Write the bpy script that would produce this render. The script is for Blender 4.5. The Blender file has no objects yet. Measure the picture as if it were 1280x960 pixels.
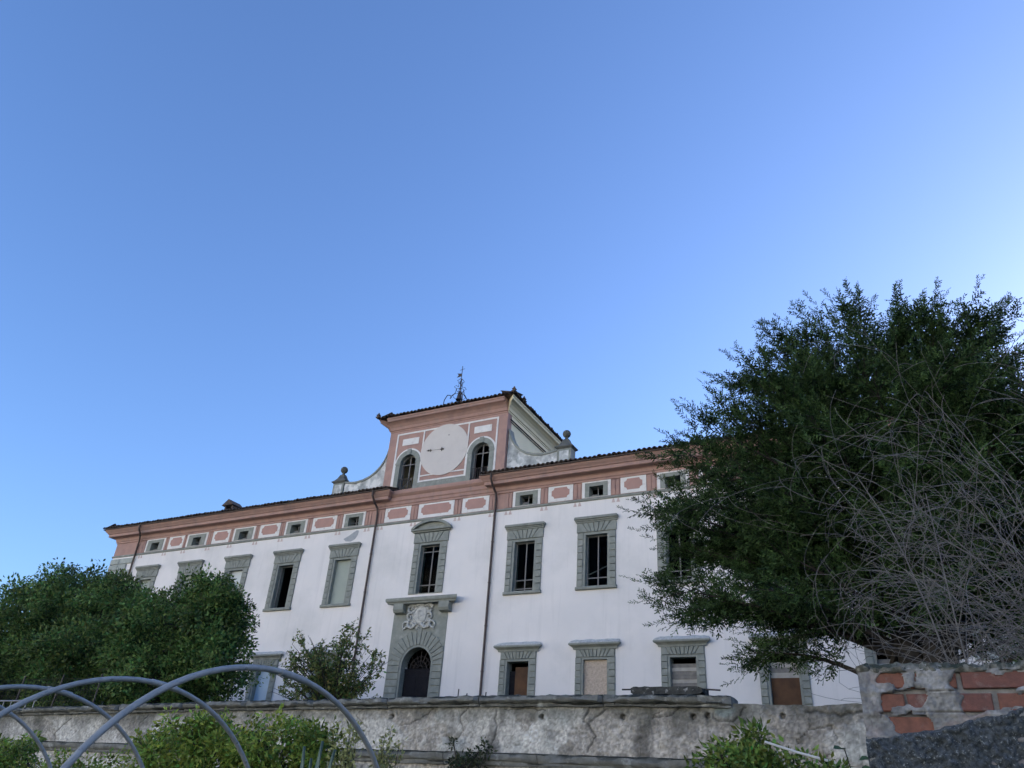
import bpy, bmesh, math, random
import numpy as np
from mathutils import Vector, Matrix

random.seed(7)
rng = np.random.default_rng(7)
scene = bpy.context.scene
col = scene.collection

# ------------------------------------------------------------------ camera
CAM_F, CAM_PITCH, CAM_ROLL, CAM_YAW = 963.4, 0.51733, 0.075045, 0.513353
cam = bpy.data.cameras.new('camera')
cam_ob = bpy.data.objects.new('camera', cam)
col.objects.link(cam_ob)
scene.camera = cam_ob
_F = Vector((-math.sin(CAM_YAW) * math.cos(CAM_PITCH), math.cos(CAM_YAW) * math.cos(CAM_PITCH), math.sin(CAM_PITCH)))
_r0 = Vector((math.cos(CAM_YAW), math.sin(CAM_YAW), 0))
_u0 = _r0.cross(_F)
_r = math.cos(CAM_ROLL) * _r0 + math.sin(CAM_ROLL) * _u0
_u = -math.sin(CAM_ROLL) * _r0 + math.cos(CAM_ROLL) * _u0
cam_ob.matrix_world = Matrix((_r, _u, -_F)).transposed().to_4x4()      # eye at the world origin, ground at z = -1.6
cam.sensor_width = 36
cam.lens = 36 * CAM_F / 1280
cam.clip_start = 0.05
cam.clip_end = 5000

# ------------------------------------------------------------------ sky, sun, exposure
SUN_EL, SUN_AZ = math.radians(10), math.radians(32)     # low evening sun, hidden by a ridge added behind the villa, to the right
world = bpy.data.worlds.new('World')
scene.world = world
world.use_nodes = True
nt = world.node_tree
bg = nt.nodes['Background']
sky = nt.nodes.new('ShaderNodeTexSky')
sky.sky_type = 'NISHITA'
sky.sun_disc = False
sky.sun_elevation = SUN_EL
sky.sun_rotation = SUN_AZ
sky.air_density = 1.0
sky.dust_density = 1.35
sky.ozone_density = 4.0
tint = nt.nodes.new('ShaderNodeMix')                     # the phone's slightly violet rendering of the blue
tint.data_type = 'RGBA'
tint.blend_type = 'MULTIPLY'
tint.inputs[0].default_value = 1.0
tint.inputs[7].default_value = (0.98, 0.915, 1.03, 1)
nt.links.new(sky.outputs[0], tint.inputs[6])
nt.links.new(tint.outputs[2], bg.inputs[0])
bg.inputs[1].default_value = 0.05
sun = bpy.data.lights.new('sun', 'SUN')
sun.energy = 5.0
sun.angle = math.radians(0.53)
sun.color = (1.0, 0.92, 0.82)
sun_ob = bpy.data.objects.new('sun', sun)
col.objects.link(sun_ob)
_sd = Vector((math.sin(SUN_AZ) * math.cos(SUN_EL), math.cos(SUN_AZ) * math.cos(SUN_EL), math.sin(SUN_EL)))
sun_ob.rotation_euler = (-_sd).to_track_quat('-Z', 'Y').to_euler()
sun_ob.location = (40, 80, 60)
vs = scene.view_settings
vs.view_transform = 'Standard'
vs.look = 'None'
vs.exposure = 3.1
vs.gamma = 1.0
vs.use_curve_mapping = False

# ------------------------------------------------------------------ noise helpers (numpy)
_T = np.random.default_rng(3).random((256, 256))
def vnoise(x, y, seed=0):
    x = np.asarray(x, float) + seed * 17.31
    y = np.asarray(y, float) + seed * 9.77
    xi, yi = np.floor(x).astype(int), np.floor(y).astype(int)
    fx, fy = x - xi, y - yi
    fx = fx * fx * (3 - 2 * fx); fy = fy * fy * (3 - 2 * fy)
    a = _T[xi & 255, yi & 255]; b = _T[(xi + 1) & 255, yi & 255]
    c = _T[xi & 255, (yi + 1) & 255]; d = _T[(xi + 1) & 255, (yi + 1) & 255]
    return (a * (1 - fx) + b * fx) * (1 - fy) + (c * (1 - fx) + d * fx) * fy
def fbm(x, y, seed=0, octv=4):
    s = 0; a = .5; n = 0
    for i in range(octv):
        s = s + a * vnoise(np.asarray(x) * 2 ** i, np.asarray(y) * 2 ** i, seed + i)
        n += a; a *= .5
    return s / n
def sstep(a, b, x):
    t = np.clip((np.asarray(x, float) - a) / (b - a), 0, 1)
    return t * t * (3 - 2 * t)

# ------------------------------------------------------------------ materials
MATS = {}
def mat(name, c1, c2=None, scale=3.0, rough=0.85, bump=0.0, bscale=40.0, streak=0.0, attr=None, detail=6.0, spec=0.3, c3=None, c3scale=1.0, c3lo=.55, c3hi=.7, metal=0.0, mossy=None, trans=0.0):
    """two colours mixed by world-space noise, optional third colour in patches, optional bump and vertical streaks"""
    m = bpy.data.materials.new(name); m.use_nodes = True
    n = m.node_tree.nodes; l = m.node_tree.links
    b = n['Principled BSDF']
    b.inputs['Roughness'].default_value = rough
    b.inputs['Specular IOR Level'].default_value = spec
    b.inputs['Metallic'].default_value = metal
    g = n.new('ShaderNodeNewGeometry')
    def noise(sc, det=detail, vec=None, rgh=.6):
        t = n.new('ShaderNodeTexNoise'); t.inputs['Scale'].default_value = sc
        t.inputs['Detail'].default_value = det; t.inputs['Roughness'].default_value = rgh
        l.new(vec if vec is not None else g.outputs['Position'], t.inputs['Vector'])
        return t.outputs['Fac']
    def ramp(f, lo, hi):
        r = n.new('ShaderNodeMapRange'); r.inputs['From Min'].default_value = lo; r.inputs['From Max'].default_value = hi
        l.new(f, r.inputs['Value']); return r.outputs['Result']
    def mix(f, a, bb, mode='MIX'):
        x = n.new('ShaderNodeMix'); x.data_type = 'RGBA'; x.blend_type = mode
        if isinstance(f, float): x.inputs[0].default_value = f
        else: l.new(f, x.inputs[0])
        for s, v in ((x.inputs[6], a), (x.inputs[7], bb)):
            if isinstance(v, tuple): s.default_value = (*v, 1)
            else: l.new(v, s)
        return x.outputs[2]
    out = None
    if attr:
        a = n.new('ShaderNodeAttribute'); a.attribute_name = attr
        out = a.outputs['Color']
        if c2:
            out = mix(ramp(noise(scale), .3, .7), out, c2, 'MULTIPLY')
    else:
        out = mix(ramp(noise(scale), .32, .68), c1, c2 or tuple(v * .85 for v in c1))
    if c3:
        out = mix(ramp(noise(c3scale), c3lo, c3hi), out, c3)
    if streak:
        mp = n.new('ShaderNodeMapping'); mp.inputs['Scale'].default_value = (3.2, 3.2, .22)
        l.new(g.outputs['Position'], mp.inputs['Vector'])
        f = ramp(noise(1.0, 5.0, mp.outputs['Vector']), .54, .8)
        mm = n.new('ShaderNodeMath'); mm.operation = 'MULTIPLY'; l.new(f, mm.inputs[0]); mm.inputs[1].default_value = streak
        out = mix(mm.outputs[0], out, (.2, .2, .19))
    if mossy:
        sp = n.new('ShaderNodeSeparateXYZ'); l.new(g.outputs['Normal'], sp.inputs[0])
        f = ramp(sp.outputs['Z'], .35, .8)
        mm = n.new('ShaderNodeMath'); mm.operation = 'MULTIPLY'; l.new(f, mm.inputs[0]); l.new(ramp(noise(9.0), .25, .45), mm.inputs[1])
        out = mix(mm.outputs[0], out, mossy)
    l.new(out, b.inputs['Base Color'])
    if bump:
        bp = n.new('ShaderNodeBump'); bp.inputs['Strength'].default_value = 1.0; bp.inputs['Distance'].default_value = bump
        l.new(noise(bscale, 8.0, None, .7), bp.inputs['Height'])
        l.new(bp.outputs['Normal'], b.inputs['Normal'])
    if trans:
        tr = n.new('ShaderNodeBsdfTranslucent'); l.new(out, tr.inputs['Color'])
        ms = n.new('ShaderNodeMixShader'); ms.inputs[0].default_value = trans
        l.new(b.outputs[0], ms.inputs[1]); l.new(tr.outputs[0], ms.inputs[2])
        l.new(ms.outputs[0], n['Material Output'].inputs['Surface'])
    MATS[name] = m
    return m
def glass_mat(name, tint, refl):
    m = bpy.data.materials.new(name); m.use_nodes = True
    n = m.node_tree.nodes; l = m.node_tree.links
    n.remove(n['Principled BSDF'])
    t = n.new('ShaderNodeBsdfTransparent'); t.inputs[0].default_value = (*tint, 1)
    g = n.new('ShaderNodeBsdfGlossy'); g.inputs['Roughness'].default_value = .04
    f = n.new('ShaderNodeFresnel'); f.inputs['IOR'].default_value = refl
    x = n.new('ShaderNodeMixShader')
    l.new(f.outputs[0], x.inputs[0]); l.new(t.outputs[0], x.inputs[1]); l.new(g.outputs[0], x.inputs[2])
    l.new(x.outputs[0], n['Material Output'].inputs['Surface'])
    MATS[name] = m

mat('stucco', (.79, .74, .705), (.72, .685, .66), .55, .92, .004, 60, streak=.18, c3=(.65, .62, .59), c3scale=.35, c3lo=.52, c3hi=.72)
mat('pink', (.43, .262, .212), (.355, .225, .19), 2.2, .9, .004, 50, streak=.5, c3=(.29, .185, .165), c3scale=1.3, c3lo=.52, c3hi=.75)
mat('pink_field', (.45, .265, .22), (.39, .235, .20), 3.0, .9, .003, 50, c3=(.38, .25, .22), c3scale=2.5, c3lo=.55, c3hi=.75)
mat('faded_pink', (.52, .38, .34), (.60, .50, .46), 5.0, .9)
mat('trim', (.76, .73, .69), (.66, .63, .60), 2.6, .9, .003, 60, c3=(.52, .46, .42), c3scale=4, c3lo=.56, c3hi=.74)
mat('clock_plaster', (.62, .57, .52), (.58, .53, .49), 1.6, .9, .003, 60, c3=(.52, .47, .43), c3scale=2.2, c3lo=.6, c3hi=.8)
mat('grey_stone', (.275, .285, .25), (.205, .215, .19), 4.0, .85, .006, 45, c3=(.35, .355, .315), c3scale=2.3, c3lo=.56, c3hi=.75)
mat('dark_stone', (.13, .13, .118), (.085, .088, .08), 5.0, .9, .006, 45)
mat('lichen', (.55, .55, .53), (.33, .34, .33), 9.0, .95, .01, 60)
mat('white_stone', (.60, .59, .55), (.36, .36, .335), 7.0, .9, .008, 50)
mat('cream', (.86, .75, .50), (.80, .69, .46), 1.5, .9, .003, 60)
mat('old_plaster', (.55, .56, .54), (.26, .27, .26), 2.6, .95, .008, 40, streak=.5, c3=(.68, .67, .64), c3scale=1.6, c3lo=.52, c3hi=.6)
mat('quoin_stone', (.40, .42, .38), (.30, .32, .29), 4.0, .9, .01, 35)
mat('bare_plaster', (.33, .34, .35), (.38, .39, .39), 6.0, .95, .004, 60)
mat('roof_tile', (.075, .058, .05), (.12, .085, .068), 5.0, .9, .006, 60, c3=(.05, .055, .05), c3scale=4)
mat('pipe_metal', (.055, .04, .036), (.09, .06, .05), 8.0, .55, .002, 60, spec=.4)
mat('iron', (.03, .028, .027), (.06, .045, .04), 20.0, .6, .001, 80, spec=.4)
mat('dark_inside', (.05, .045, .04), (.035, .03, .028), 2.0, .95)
mat('bar_wood', (.24, .23, .22), (.17, .16, .15), 14.0, .8, .003, 60)
mat('blind_or_panel', (.36, .39, .33), (.31, .34, .30), 1.4, .8, .002, 30)
mat('blind_white', (.60, .62, .60), (.52, .55, .54), 1.4, .8, .002, 30)
mat('sky_reflection', (.42, .52, .60), (.36, .46, .55), 1.4, .6, .002, 30)  # flat blue standing in for sky reflected in the panes
mat('brown_board', (.125, .062, .03), (.075, .04, .022), 2.2, .8, .003, 40)
mat('grey_plank', (.25, .23, .20), (.16, .15, .14), 5.0, .9, .004, 40)
mat('pale_plank', (.44, .41, .36), (.34, .31, .27), 5.0, .9, .004, 40)
mat('rubble_fill', (.58, .47, .37), (.38, .31, .25), 12.0, .95, .02, 22)
mat('door_wood', (.014, .014, .018), (.022, .021, .024), 6.0, .8, .002, 60, spec=.05)
mat('wall_render', (.5, .5, .5), (.62, .62, .62), 14.0, .95, .012, 38, attr='Col')
mat('coping', (.235, .235, .215), (.12, .122, .112), 6.0, .95, .012, 40, c3=(.40, .41, .39), c3scale=5, c3lo=.58, c3hi=.72, mossy=(.03, .033, .027))
mat('black_crust', (.075, .075, .07), (.028, .03, .028), 14.0, .95, .014, 45, c3=(.33, .33, .31), c3scale=16, c3lo=.60, c3hi=.70)
mat('cap_crust', (.24, .24, .215), (.085, .09, .075), 55.0, .95, .004, 200, c3=(.38, .38, .35), c3scale=42, c3lo=.56, c3hi=.68, mossy=(.04, .047, .028))
mat('mortar_plaster', (.5, .5, .5), (.68, .68, .68), 60.0, .95, .0035, 240, attr='Col')
mat('mortar', (.30, .29, .275), (.18, .175, .17), 45.0, .95, .003, 220)
mat('brick', (.22, .098, .077), (.135, .07, .06), 40.0, .92, .003, 260, c3=(.27, .20, .175), c3scale=26, c3lo=.56, c3hi=.75)
mat('brick_orange', (.25, .11, .077), (.16, .077, .058), 40.0, .92, .003, 260, c3=(.24, .18, .16), c3scale=26, c3lo=.6, c3hi=.8)
mat('roughcast', (.135, .155, .17), (.05, .06, .068), 95.0, .95, .012, 150, c3=(.32, .35, .36), c3scale=120, c3lo=.60, c3hi=.68, detail=2.5)
mat('galvanised', (.35, .35, .335), (.26, .26, .25), 16.0, .55, .0012, 120, spec=.35, metal=.15, c3=(.16, .15, .135), c3scale=22, c3lo=.62, c3hi=.74)
mat('white_plastic', (.62, .62, .60), (.54, .54, .52), 12.0, .5)
mat('aluminium', (.35, .35, .35), (.28, .28, .28), 12.0, .45, metal=.5)
mat('earth', (.10, .085, .055), (.07, .085, .035), .6, .97, .05, 6)
mat('added_hill', (.44, .44, .40), (.38, .39, .36), .012, .97)  # tone of the added hills, kept pale to bounce sunlight onto the villa
mat('bark', (.05, .043, .036), (.028, .025, .022), 9.0, .95, .02, 18)
mat('twig_grey', (.19, .178, .168), (.10, .094, .088), 14.0, .9, .002, 60)
mat('yew_leaf', (1, 1, 1), attr='Col', rough=.6, spec=.18, trans=.12)
mat('broad_leaf', (1, 1, 1), attr='Col', rough=.55, spec=.22, trans=.22)
mat('agave_leaf', (.13, .19, .16), (.10, .15, .12), 9.0, .6)
glass_mat('pane_glass', (.7, .75, .75), 1.07)
glass_mat('sky_glass', (.5, .55, .6), 2.0)

# ------------------------------------------------------------------ mesh building
def link(o, parent=None):
    col.objects.link(o)
    if parent is not None:
        o.parent = parent
        w = WORLD.get(parent.name, Vector((0, 0, 0)))
        o.matrix_parent_inverse = Matrix.Translation(-w)
    return o
WORLD = {}
def empty(name, loc, label, cat, group=None):
    o = bpy.data.objects.new(name, None)
    o.empty_display_size = .3
    col.objects.link(o); o.location = loc
    WORLD[o.name] = Vector(loc)
    o['label'] = label; o['category'] = cat
    if group: o['group'] = group
    return o
def place(name, mesh, parent, loc=(0, 0, 0), rot=None):
    o = bpy.data.objects.new(name, mesh)
    link(o, parent); o.location = loc
    if rot: o.rotation_euler = rot
    WORLD[o.name] = Vector(loc) if parent is None else Vector((0, 0, 0))
    # a part's own transform is applied before its children; sub-parts are given in world space
    if parent is not None: WORLD[o.name] = Vector(loc)
    return o

class MB:
    def __init__(s): s.v = []; s.f = []
    def box(s, x0, x1, y0, y1, z0, z1, c=0.0):
        """box; c chamfers the edges of the face towards -y"""
        b = len(s.v)
        s.v += [(x0, y1, z0), (x1, y1, z0), (x1, y1, z1), (x0, y1, z1)]
        if c:
            s.v += [(x0, y0 + c, z0), (x1, y0 + c, z0), (x1, y0 + c, z1), (x0, y0 + c, z1)]
            s.v += [(x0 + c, y0, z0 + c), (x1 - c, y0, z0 + c), (x1 - c, y0, z1 - c), (x0 + c, y0, z1 - c)]
            L = [b, b + 4, b + 8]
        else:
            s.v += [(x0, y0, z0), (x1, y0, z0), (x1, y0, z1), (x0, y0, z1)]
            L = [b, b + 4]
        s.f.append((b, b + 1, b + 2, b + 3))
        for p, q in zip(L, L[1:]):
            for i in range(4):
                j = (i + 1) % 4
                s.f.append((p + j, p + i, q + i, q + j))
        e = L[-1]
        s.f.append((e + 3, e + 2, e + 1, e))
        return s
    def prism(s, poly, y0, y1, c=0.0):
        """polygon in x,z (counter-clockwise seen from -y) extruded from y0 (front) to y1 (back)"""
        n = len(poly); b = len(s.v)
        cx = sum(p[0] for p in poly) / n; cz = sum(p[1] for p in poly) / n
        rows = [[(x, y1, z) for x, z in poly]]
        if c:
            rows.append([(x, y0 + c, z) for x, z in poly])
            r = []
            for x, z in poly:
                d = math.hypot(x - cx, z - cz) or 1
                r.append((x - (x - cx) / d * c * 1.3, y0, z - (z - cz) / d * c * 1.3))
            rows.append(r)
        else:
            rows.append([(x, y0, z) for x, z in poly])
        for r in rows: s.v += r
        for k in range(len(rows) - 1):
            p, q = b + k * n, b + (k + 1) * n
            for i in range(n):
                j = (i + 1) % n
                s.f.append((p + i, p + j, q + j, q + i))
        e = b + (len(rows) - 1) * n
        s.f.append(tuple(range(e, e + n)))
        s.f.append(tuple(reversed(range(b, b + n))))
        return s
    def loft(s, rings, close=True, cap=True):
        b = len(s.v); n = len(rings[0])
        for r in rings: s.v += [tuple(p) for p in r]
        for k in range(len(rings) - 1):
            p, q = b + k * n, b + (k + 1) * n
            for i in range(n if close else n - 1):
                j = (i + 1) % n
                s.f.append((p + i, p + j, q + j, q + i))
        if cap:
            s.f.append(tuple(reversed(range(b, b + n))))
            e = b + (len(rings) - 1) * n
            s.f.append(tuple(range(e, e + n)))
        return s
    def tube(s, pts, rad, sides=6, cap=True):
        P = [Vector(p) for p in pts]
        R = rad if isinstance(rad, (list, tuple)) else [rad] * len(P)
        rings = []; up = Vector((.13, .21, .97)).normalized()
        for i, p in enumerate(P):
            t = (P[min(i + 1, len(P) - 1)] - P[max(i - 1, 0)])
            t = t.normalized() if t.length > 1e-9 else Vector((0, 0, 1))
            a = t.cross(up)
            if a.length < .05: a = t.cross(Vector((1, 0, 0)))
            a.normalize(); b = t.cross(a).normalized()
            rings.append([p + (a * math.cos(2 * math.pi * k / sides) + b * math.sin(2 * math.pi * k / sides)) * R[i] for k in range(sides)])
        return s.loft(rings, True, cap)
    def lathe(s, prof, c, n=16):
        return s.loft([[(c[0] + r * math.cos(2 * math.pi * k / n), c[1] + r * math.sin(2 * math.pi * k / n), c[2] + z) for k in range(n)] for r, z in prof])
    def square_lathe(s, prof, c, ax=1.0, ay=1.0):
        return s.loft([[(c[0] - r * ax, c[1] - r * ay, c[2] + z), (c[0] + r * ax, c[1] - r * ay, c[2] + z), (c[0] + r * ax, c[1] + r * ay, c[2] + z), (c[0] - r * ax, c[1] + r * ay, c[2] + z)] for r, z in prof])
    def mesh(s, name, material, smooth=False):
        m = bpy.data.meshes.new(name)
        m.from_pydata([tuple(p) for p in s.v], [], s.f)
        bm = bmesh.new(); bm.from_mesh(m)
        bmesh.ops.recalc_face_normals(bm, faces=bm.faces)
        bm.to_mesh(m); bm.free()
        m.materials.append(MATS[material])
        if smooth:
            m.polygons.foreach_set('use_smooth', [True] * len(m.polygons))
            try: m.set_sharp_from_angle(angle=math.radians(40))
            except Exception: pass
        return m
    def build(s, name, material, parent=None, smooth=False):
        return place(name, s.mesh(name, material, smooth), parent)

def grid_mesh(name, V, nx, ny, material, colors=None, keep=None, smooth=True):
    """V: (nx*ny,3) array, index i*ny+j"""
    i, j = np.meshgrid(np.arange(nx - 1), np.arange(ny - 1), indexing='ij')
    a = (i * ny + j).ravel(); q = np.stack([a, a + ny, a + ny + 1, a + 1], 1)
    if keep is not None: q = q[keep.ravel()]
    return raw_mesh(name, V, q, material, colors, smooth)
def raw_mesh(name, V, quads, material, colors=None, smooth=False):
    m = bpy.data.meshes.new(name)
    V = np.asarray(V, np.float32); quads = np.asarray(quads, np.int32)
    m.vertices.add(len(V)); m.vertices.foreach_set('co', V.ravel())
    m.loops.add(quads.size); m.loops.foreach_set('vertex_index', quads.ravel())
    m.polygons.add(len(quads))
    m.polygons.foreach_set('loop_start', np.arange(0, quads.size, quads.shape[1], dtype=np.int32))
    m.polygons.foreach_set('use_smooth', np.full(len(quads), smooth, bool))
    m.update(calc_edges=True)
    if colors is not None:
        at = m.color_attributes.new('Col', 'FLOAT_COLOR', 'POINT')
        c = np.ones((len(V), 4), np.float32); c[:, :3] = colors
        at.data.foreach_set('color', c.ravel())
    m.materials.append(MATS[material])
    return m
def tag(o, label=None, cat=None, group=None, kind=None):
    if label: o['label'] = label
    if cat: o['category'] = cat
    if group: o['group'] = group
    if kind: o['kind'] = kind
    return o

# ------------------------------------------------------------------ ground: one sheet from the garden to two added hills that shape the light
def ground_z(x, y):
    x = np.asarray(x, float); y = np.asarray(y, float)
    g = -1.6 + 1.0 * sstep(3, 11.5, y)
    t = 1.25 + 1.45 * sstep(12.4, 28.5, y)
    z = np.where(y < 12.25, g, t)
    z = z + .05 * (vnoise(x * .6, y * .6, 2) - .5) * (np.abs(y - 12.25) > .4)
    s = x * math.sin(SUN_AZ) + y * math.cos(SUN_AZ)
    z = z + 84 * sstep(95, 330, s) * (.9 + .2 * vnoise(x * .006, y * .006, 4))  # added ridge beyond the villa, keeps the low sun off the garden
    z = z + 92 * sstep(95, 270, -s) * (.9 + .2 * vnoise(x * .006, y * .006, 5))  # added unseen slope behind the eye, its sunlit face fills the facade
    return z
_e = np.concatenate([np.linspace(0, 50, 26), 50 + np.cumsum(np.geomspace(2.5, 260, 34))])
gx = np.concatenate([-_e[:0:-1], _e])
gy = np.unique(np.concatenate([gx, [12.0, 12.24, 12.26, 12.6], np.linspace(2, 30, 20)]))
GX, GY = np.meshgrid(gx, gy, indexing='ij')
GV = np.stack([GX.ravel(), GY.ravel(), ground_z(GX, GY).ravel()], 1)
gm = grid_mesh('ground', GV, len(gx), len(gy), 'earth')
gm.materials.append(MATS['added_hill'])
_far = (np.hypot(GX, GY)[:-1, :-1] > 70).ravel()
gm.polygons.foreach_set('material_index', _far.astype(np.int32))
tag(place('ground', gm, None), kind='structure')

# ================================================================== THE VILLA (facade in the plane y = 30)
FY = 30.0
XL, XR, XC = -44.4, 3.1, -20.65
VG = 2.6                                   # ground at the villa
Z_STR, Z_FR, Z_EAVE = 12.76, 13.58, 14.36
villa = empty('villa', (XC, FY, VG), 'long white derelict villa with pink frieze, clock gable and grey stone windows', 'building')

def holed(mb, x0, x1, z0, z1, y0, y1, holes):
    xs = sorted({x0, x1, *[h[0] for h in holes], *[h[1] for h in holes]})
    zs = sorted({z0, z1, *[h[2] for h in holes], *[h[3] for h in holes]})
    xs = [x for x in xs if x0 <= x <= x1]; zs = [z for z in zs if z0 <= z <= z1]
    for a, b in zip(xs, xs[1:]):
        for c, d in zip(zs, zs[1:]):
            mx, mz = (a + b) / 2, (c + d) / 2
            if any(h[0] < mx < h[1] and h[2] < mz < h[3] for h in holes): continue
            for y, fl in ((y0, 0), (y1, 1)):
                k = len(mb.v)
                mb.v += [(a, y, c), (b, y, c), (b, y, d), (a, y, d)]
                mb.f.append((k, k + 1, k + 2, k + 3) if not fl else (k + 3, k + 2, k + 1, k))
    for (a, b, c, d) in list(holes) + [(x1, x0, z0, z1)]:
        k = len(mb.v)
        mb.v += [(a, y0, c), (b, y0, c), (b, y0, d), (a, y0, d), (a, y1, c), (b, y1, c), (b, y1, d), (a, y1, d)]
        for i in range(4):
            j = (i + 1) % 4
            mb.f.append((k + i, k + 4 + i, k + 4 + j, k + j))
def raw_build(mb, name, material, parent):
    m = bpy.data.meshes.new(name); m.from_pydata(mb.v, [], mb.f); m.materials.append(MATS[material])
    return place(name, m, parent)

BAYS = [-40.72, -37.12, -33.40, -29.77, -25.97, -15.62, -12.15, -8.58, -4.94, -1.35]
MEZZ = [(-41.60, -39.94), (-38.07, -36.39), (-34.32, -32.67), (-30.44, -28.91), (-26.45, -25.01), (-16.38, -14.95), (-12.87, -11.50), (-9.38, -7.98), (-5.70, -4.30), (-2.15, -.75)]
PANELS = [(-39.63, -38.31), (-35.97, -34.57), (-32.33, -30.84), (-28.53, -26.90), (-14.55, -13.32), (-11.04, -9.87), (-7.56, -6.14), (-3.88, -2.58),
          (-23.75, -22.18), (-21.70, -19.63), (-19.15, -17.68)]
UW, UB, UT = 1.02, 8.87, 11.12             # upper window opening
LW, LB, LT = 1.02, 3.75, 5.92              # ground-floor window opening
DX0, DX1, DSP = -21.51, -19.93, 5.85       # door
DR = (DX1 - DX0) / 2; DC = (DX0 + DX1) / 2
CWX0, CWX1, CWB, CWT = -21.27, -20.18, 9.08, 11.43   # window over the door

holes = [(x - UW / 2, x + UW / 2, UB, UT) for x in BAYS] + [(x - LW / 2, x + LW / 2, LB, LT) for x in BAYS]
holes += [(DX0, DX1, VG, DSP + DR), (CWX0, CWX1, CWB, CWT)]
mb = MB(); holed(mb, XL, XR, VG - .6, Z_STR, FY, FY + .45, holes)
raw_build(mb, 'wall', 'stucco', villa)
fh = []
for a, b in MEZZ:
    c = (a + b) / 2; fh.append((c - .34, c + .34, 12.88, 13.36))
mb = MB(); holed(mb, XL, XR, Z_STR + .002, Z_EAVE - .02, FY + .004, FY + .45, fh)
raw_build(mb, 'frieze', 'pink', villa)
# side and rear walls, inner floor, ceiling: the dark rooms behind the openings
mb = MB()
mb.box(XL, XL + .45, FY + .452, 44, VG - .6, Z_EAVE - .03)
mb.box(XR - .45, XR, FY + .452, 44, VG - .6, Z_EAVE - .03)
mb.box(XL, XR, 44.002, 44.45, VG - .6, Z_EAVE - .03)
mb.build('outer_wall', 'stucco', villa)
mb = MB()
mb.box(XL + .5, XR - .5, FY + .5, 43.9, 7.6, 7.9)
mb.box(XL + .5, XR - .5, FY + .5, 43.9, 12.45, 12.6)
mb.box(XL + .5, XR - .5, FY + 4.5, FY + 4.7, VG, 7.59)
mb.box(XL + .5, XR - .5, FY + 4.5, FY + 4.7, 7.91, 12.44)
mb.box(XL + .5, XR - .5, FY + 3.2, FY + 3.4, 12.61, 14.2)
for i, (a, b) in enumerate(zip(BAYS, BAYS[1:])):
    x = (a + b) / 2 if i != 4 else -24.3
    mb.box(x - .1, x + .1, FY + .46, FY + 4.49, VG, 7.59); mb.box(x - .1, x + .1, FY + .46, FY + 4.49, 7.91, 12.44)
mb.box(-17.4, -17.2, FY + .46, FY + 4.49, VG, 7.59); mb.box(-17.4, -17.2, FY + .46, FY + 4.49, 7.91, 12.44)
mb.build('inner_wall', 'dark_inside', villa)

# string course under the frieze
mb = MB()
mb.loft([[(x, FY + .01, 12.68), (x, FY - .05, 12.70), (x, FY - .07, 12.75), (x, FY - .05, 12.80), (x, FY + .01, 12.82)] for x in (XL - .05, XR + .05)])
mb.build('string_course', 'grey_stone', villa)

# cornices: profile (out, z) swept along x with square returns
def cornice(name, x0, x1, prof, material, end0=True, end1=True, y=FY, back=None):
    mb = MB()
    def ring(x, sgn):
        return [(x + sgn * o, y - o, z) for o, z in prof] + [(x, y + .02, prof[-1][1]), (x, y + .02, prof[0][1])]
    rings = [ring(x0, -1 if end0 else 0), ring(x1, 1 if end1 else 0)]
    mb.loft(rings, True, True)
    if back is not None:
        for x, s, e in ((x0, -1, end0), (x1, 1, end1)):
            if not e: continue
            mb.loft([[(x + s * o, y - o, z) for o, z in prof] + [(x - s * .02, y, prof[-1][1]), (x - s * .02, y, prof[0][1])],
                     [(x + s * o, back, z) for o, z in prof] + [(x - s * .02, back, prof[-1][1]), (x - s * .02, back, prof[0][1])]], True, True)
    return mb.build(name, material, villa)
PROF = [(.0, 13.58), (.05, 13.60), (.05, 13.69), (.09, 13.72), (.11, 13.85), (.17, 13.90), (.43, 13.93), (.45, 13.95), (.45, 14.09), (.50, 14.11), (.54, 14.17), (.62, 14.24), (.66, 14.29), (.66, 14.35)]
PROF_C = [(.0, 13.58), (.05, 13.60), (.05, 13.69), (.09, 13.72), (.11, 13.85), (.16, 13.90), (.17, 14.08), (.22, 14.12), (.30, 14.20), (.32, 14.30), (.32, 14.38), (.10, 14.47)]
CE0, CE1 = -23.85, -17.32
cornice('cornice', XL, CE0, PROF, 'pink', True, True, FY, 44.4)
cornice('cornice', CE1, XR, PROF, 'pink', True, True, FY, 44.4)
cornice('cornice', CE0 + .02, CE1 - .02, PROF_C, 'pink', False, False)

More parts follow.
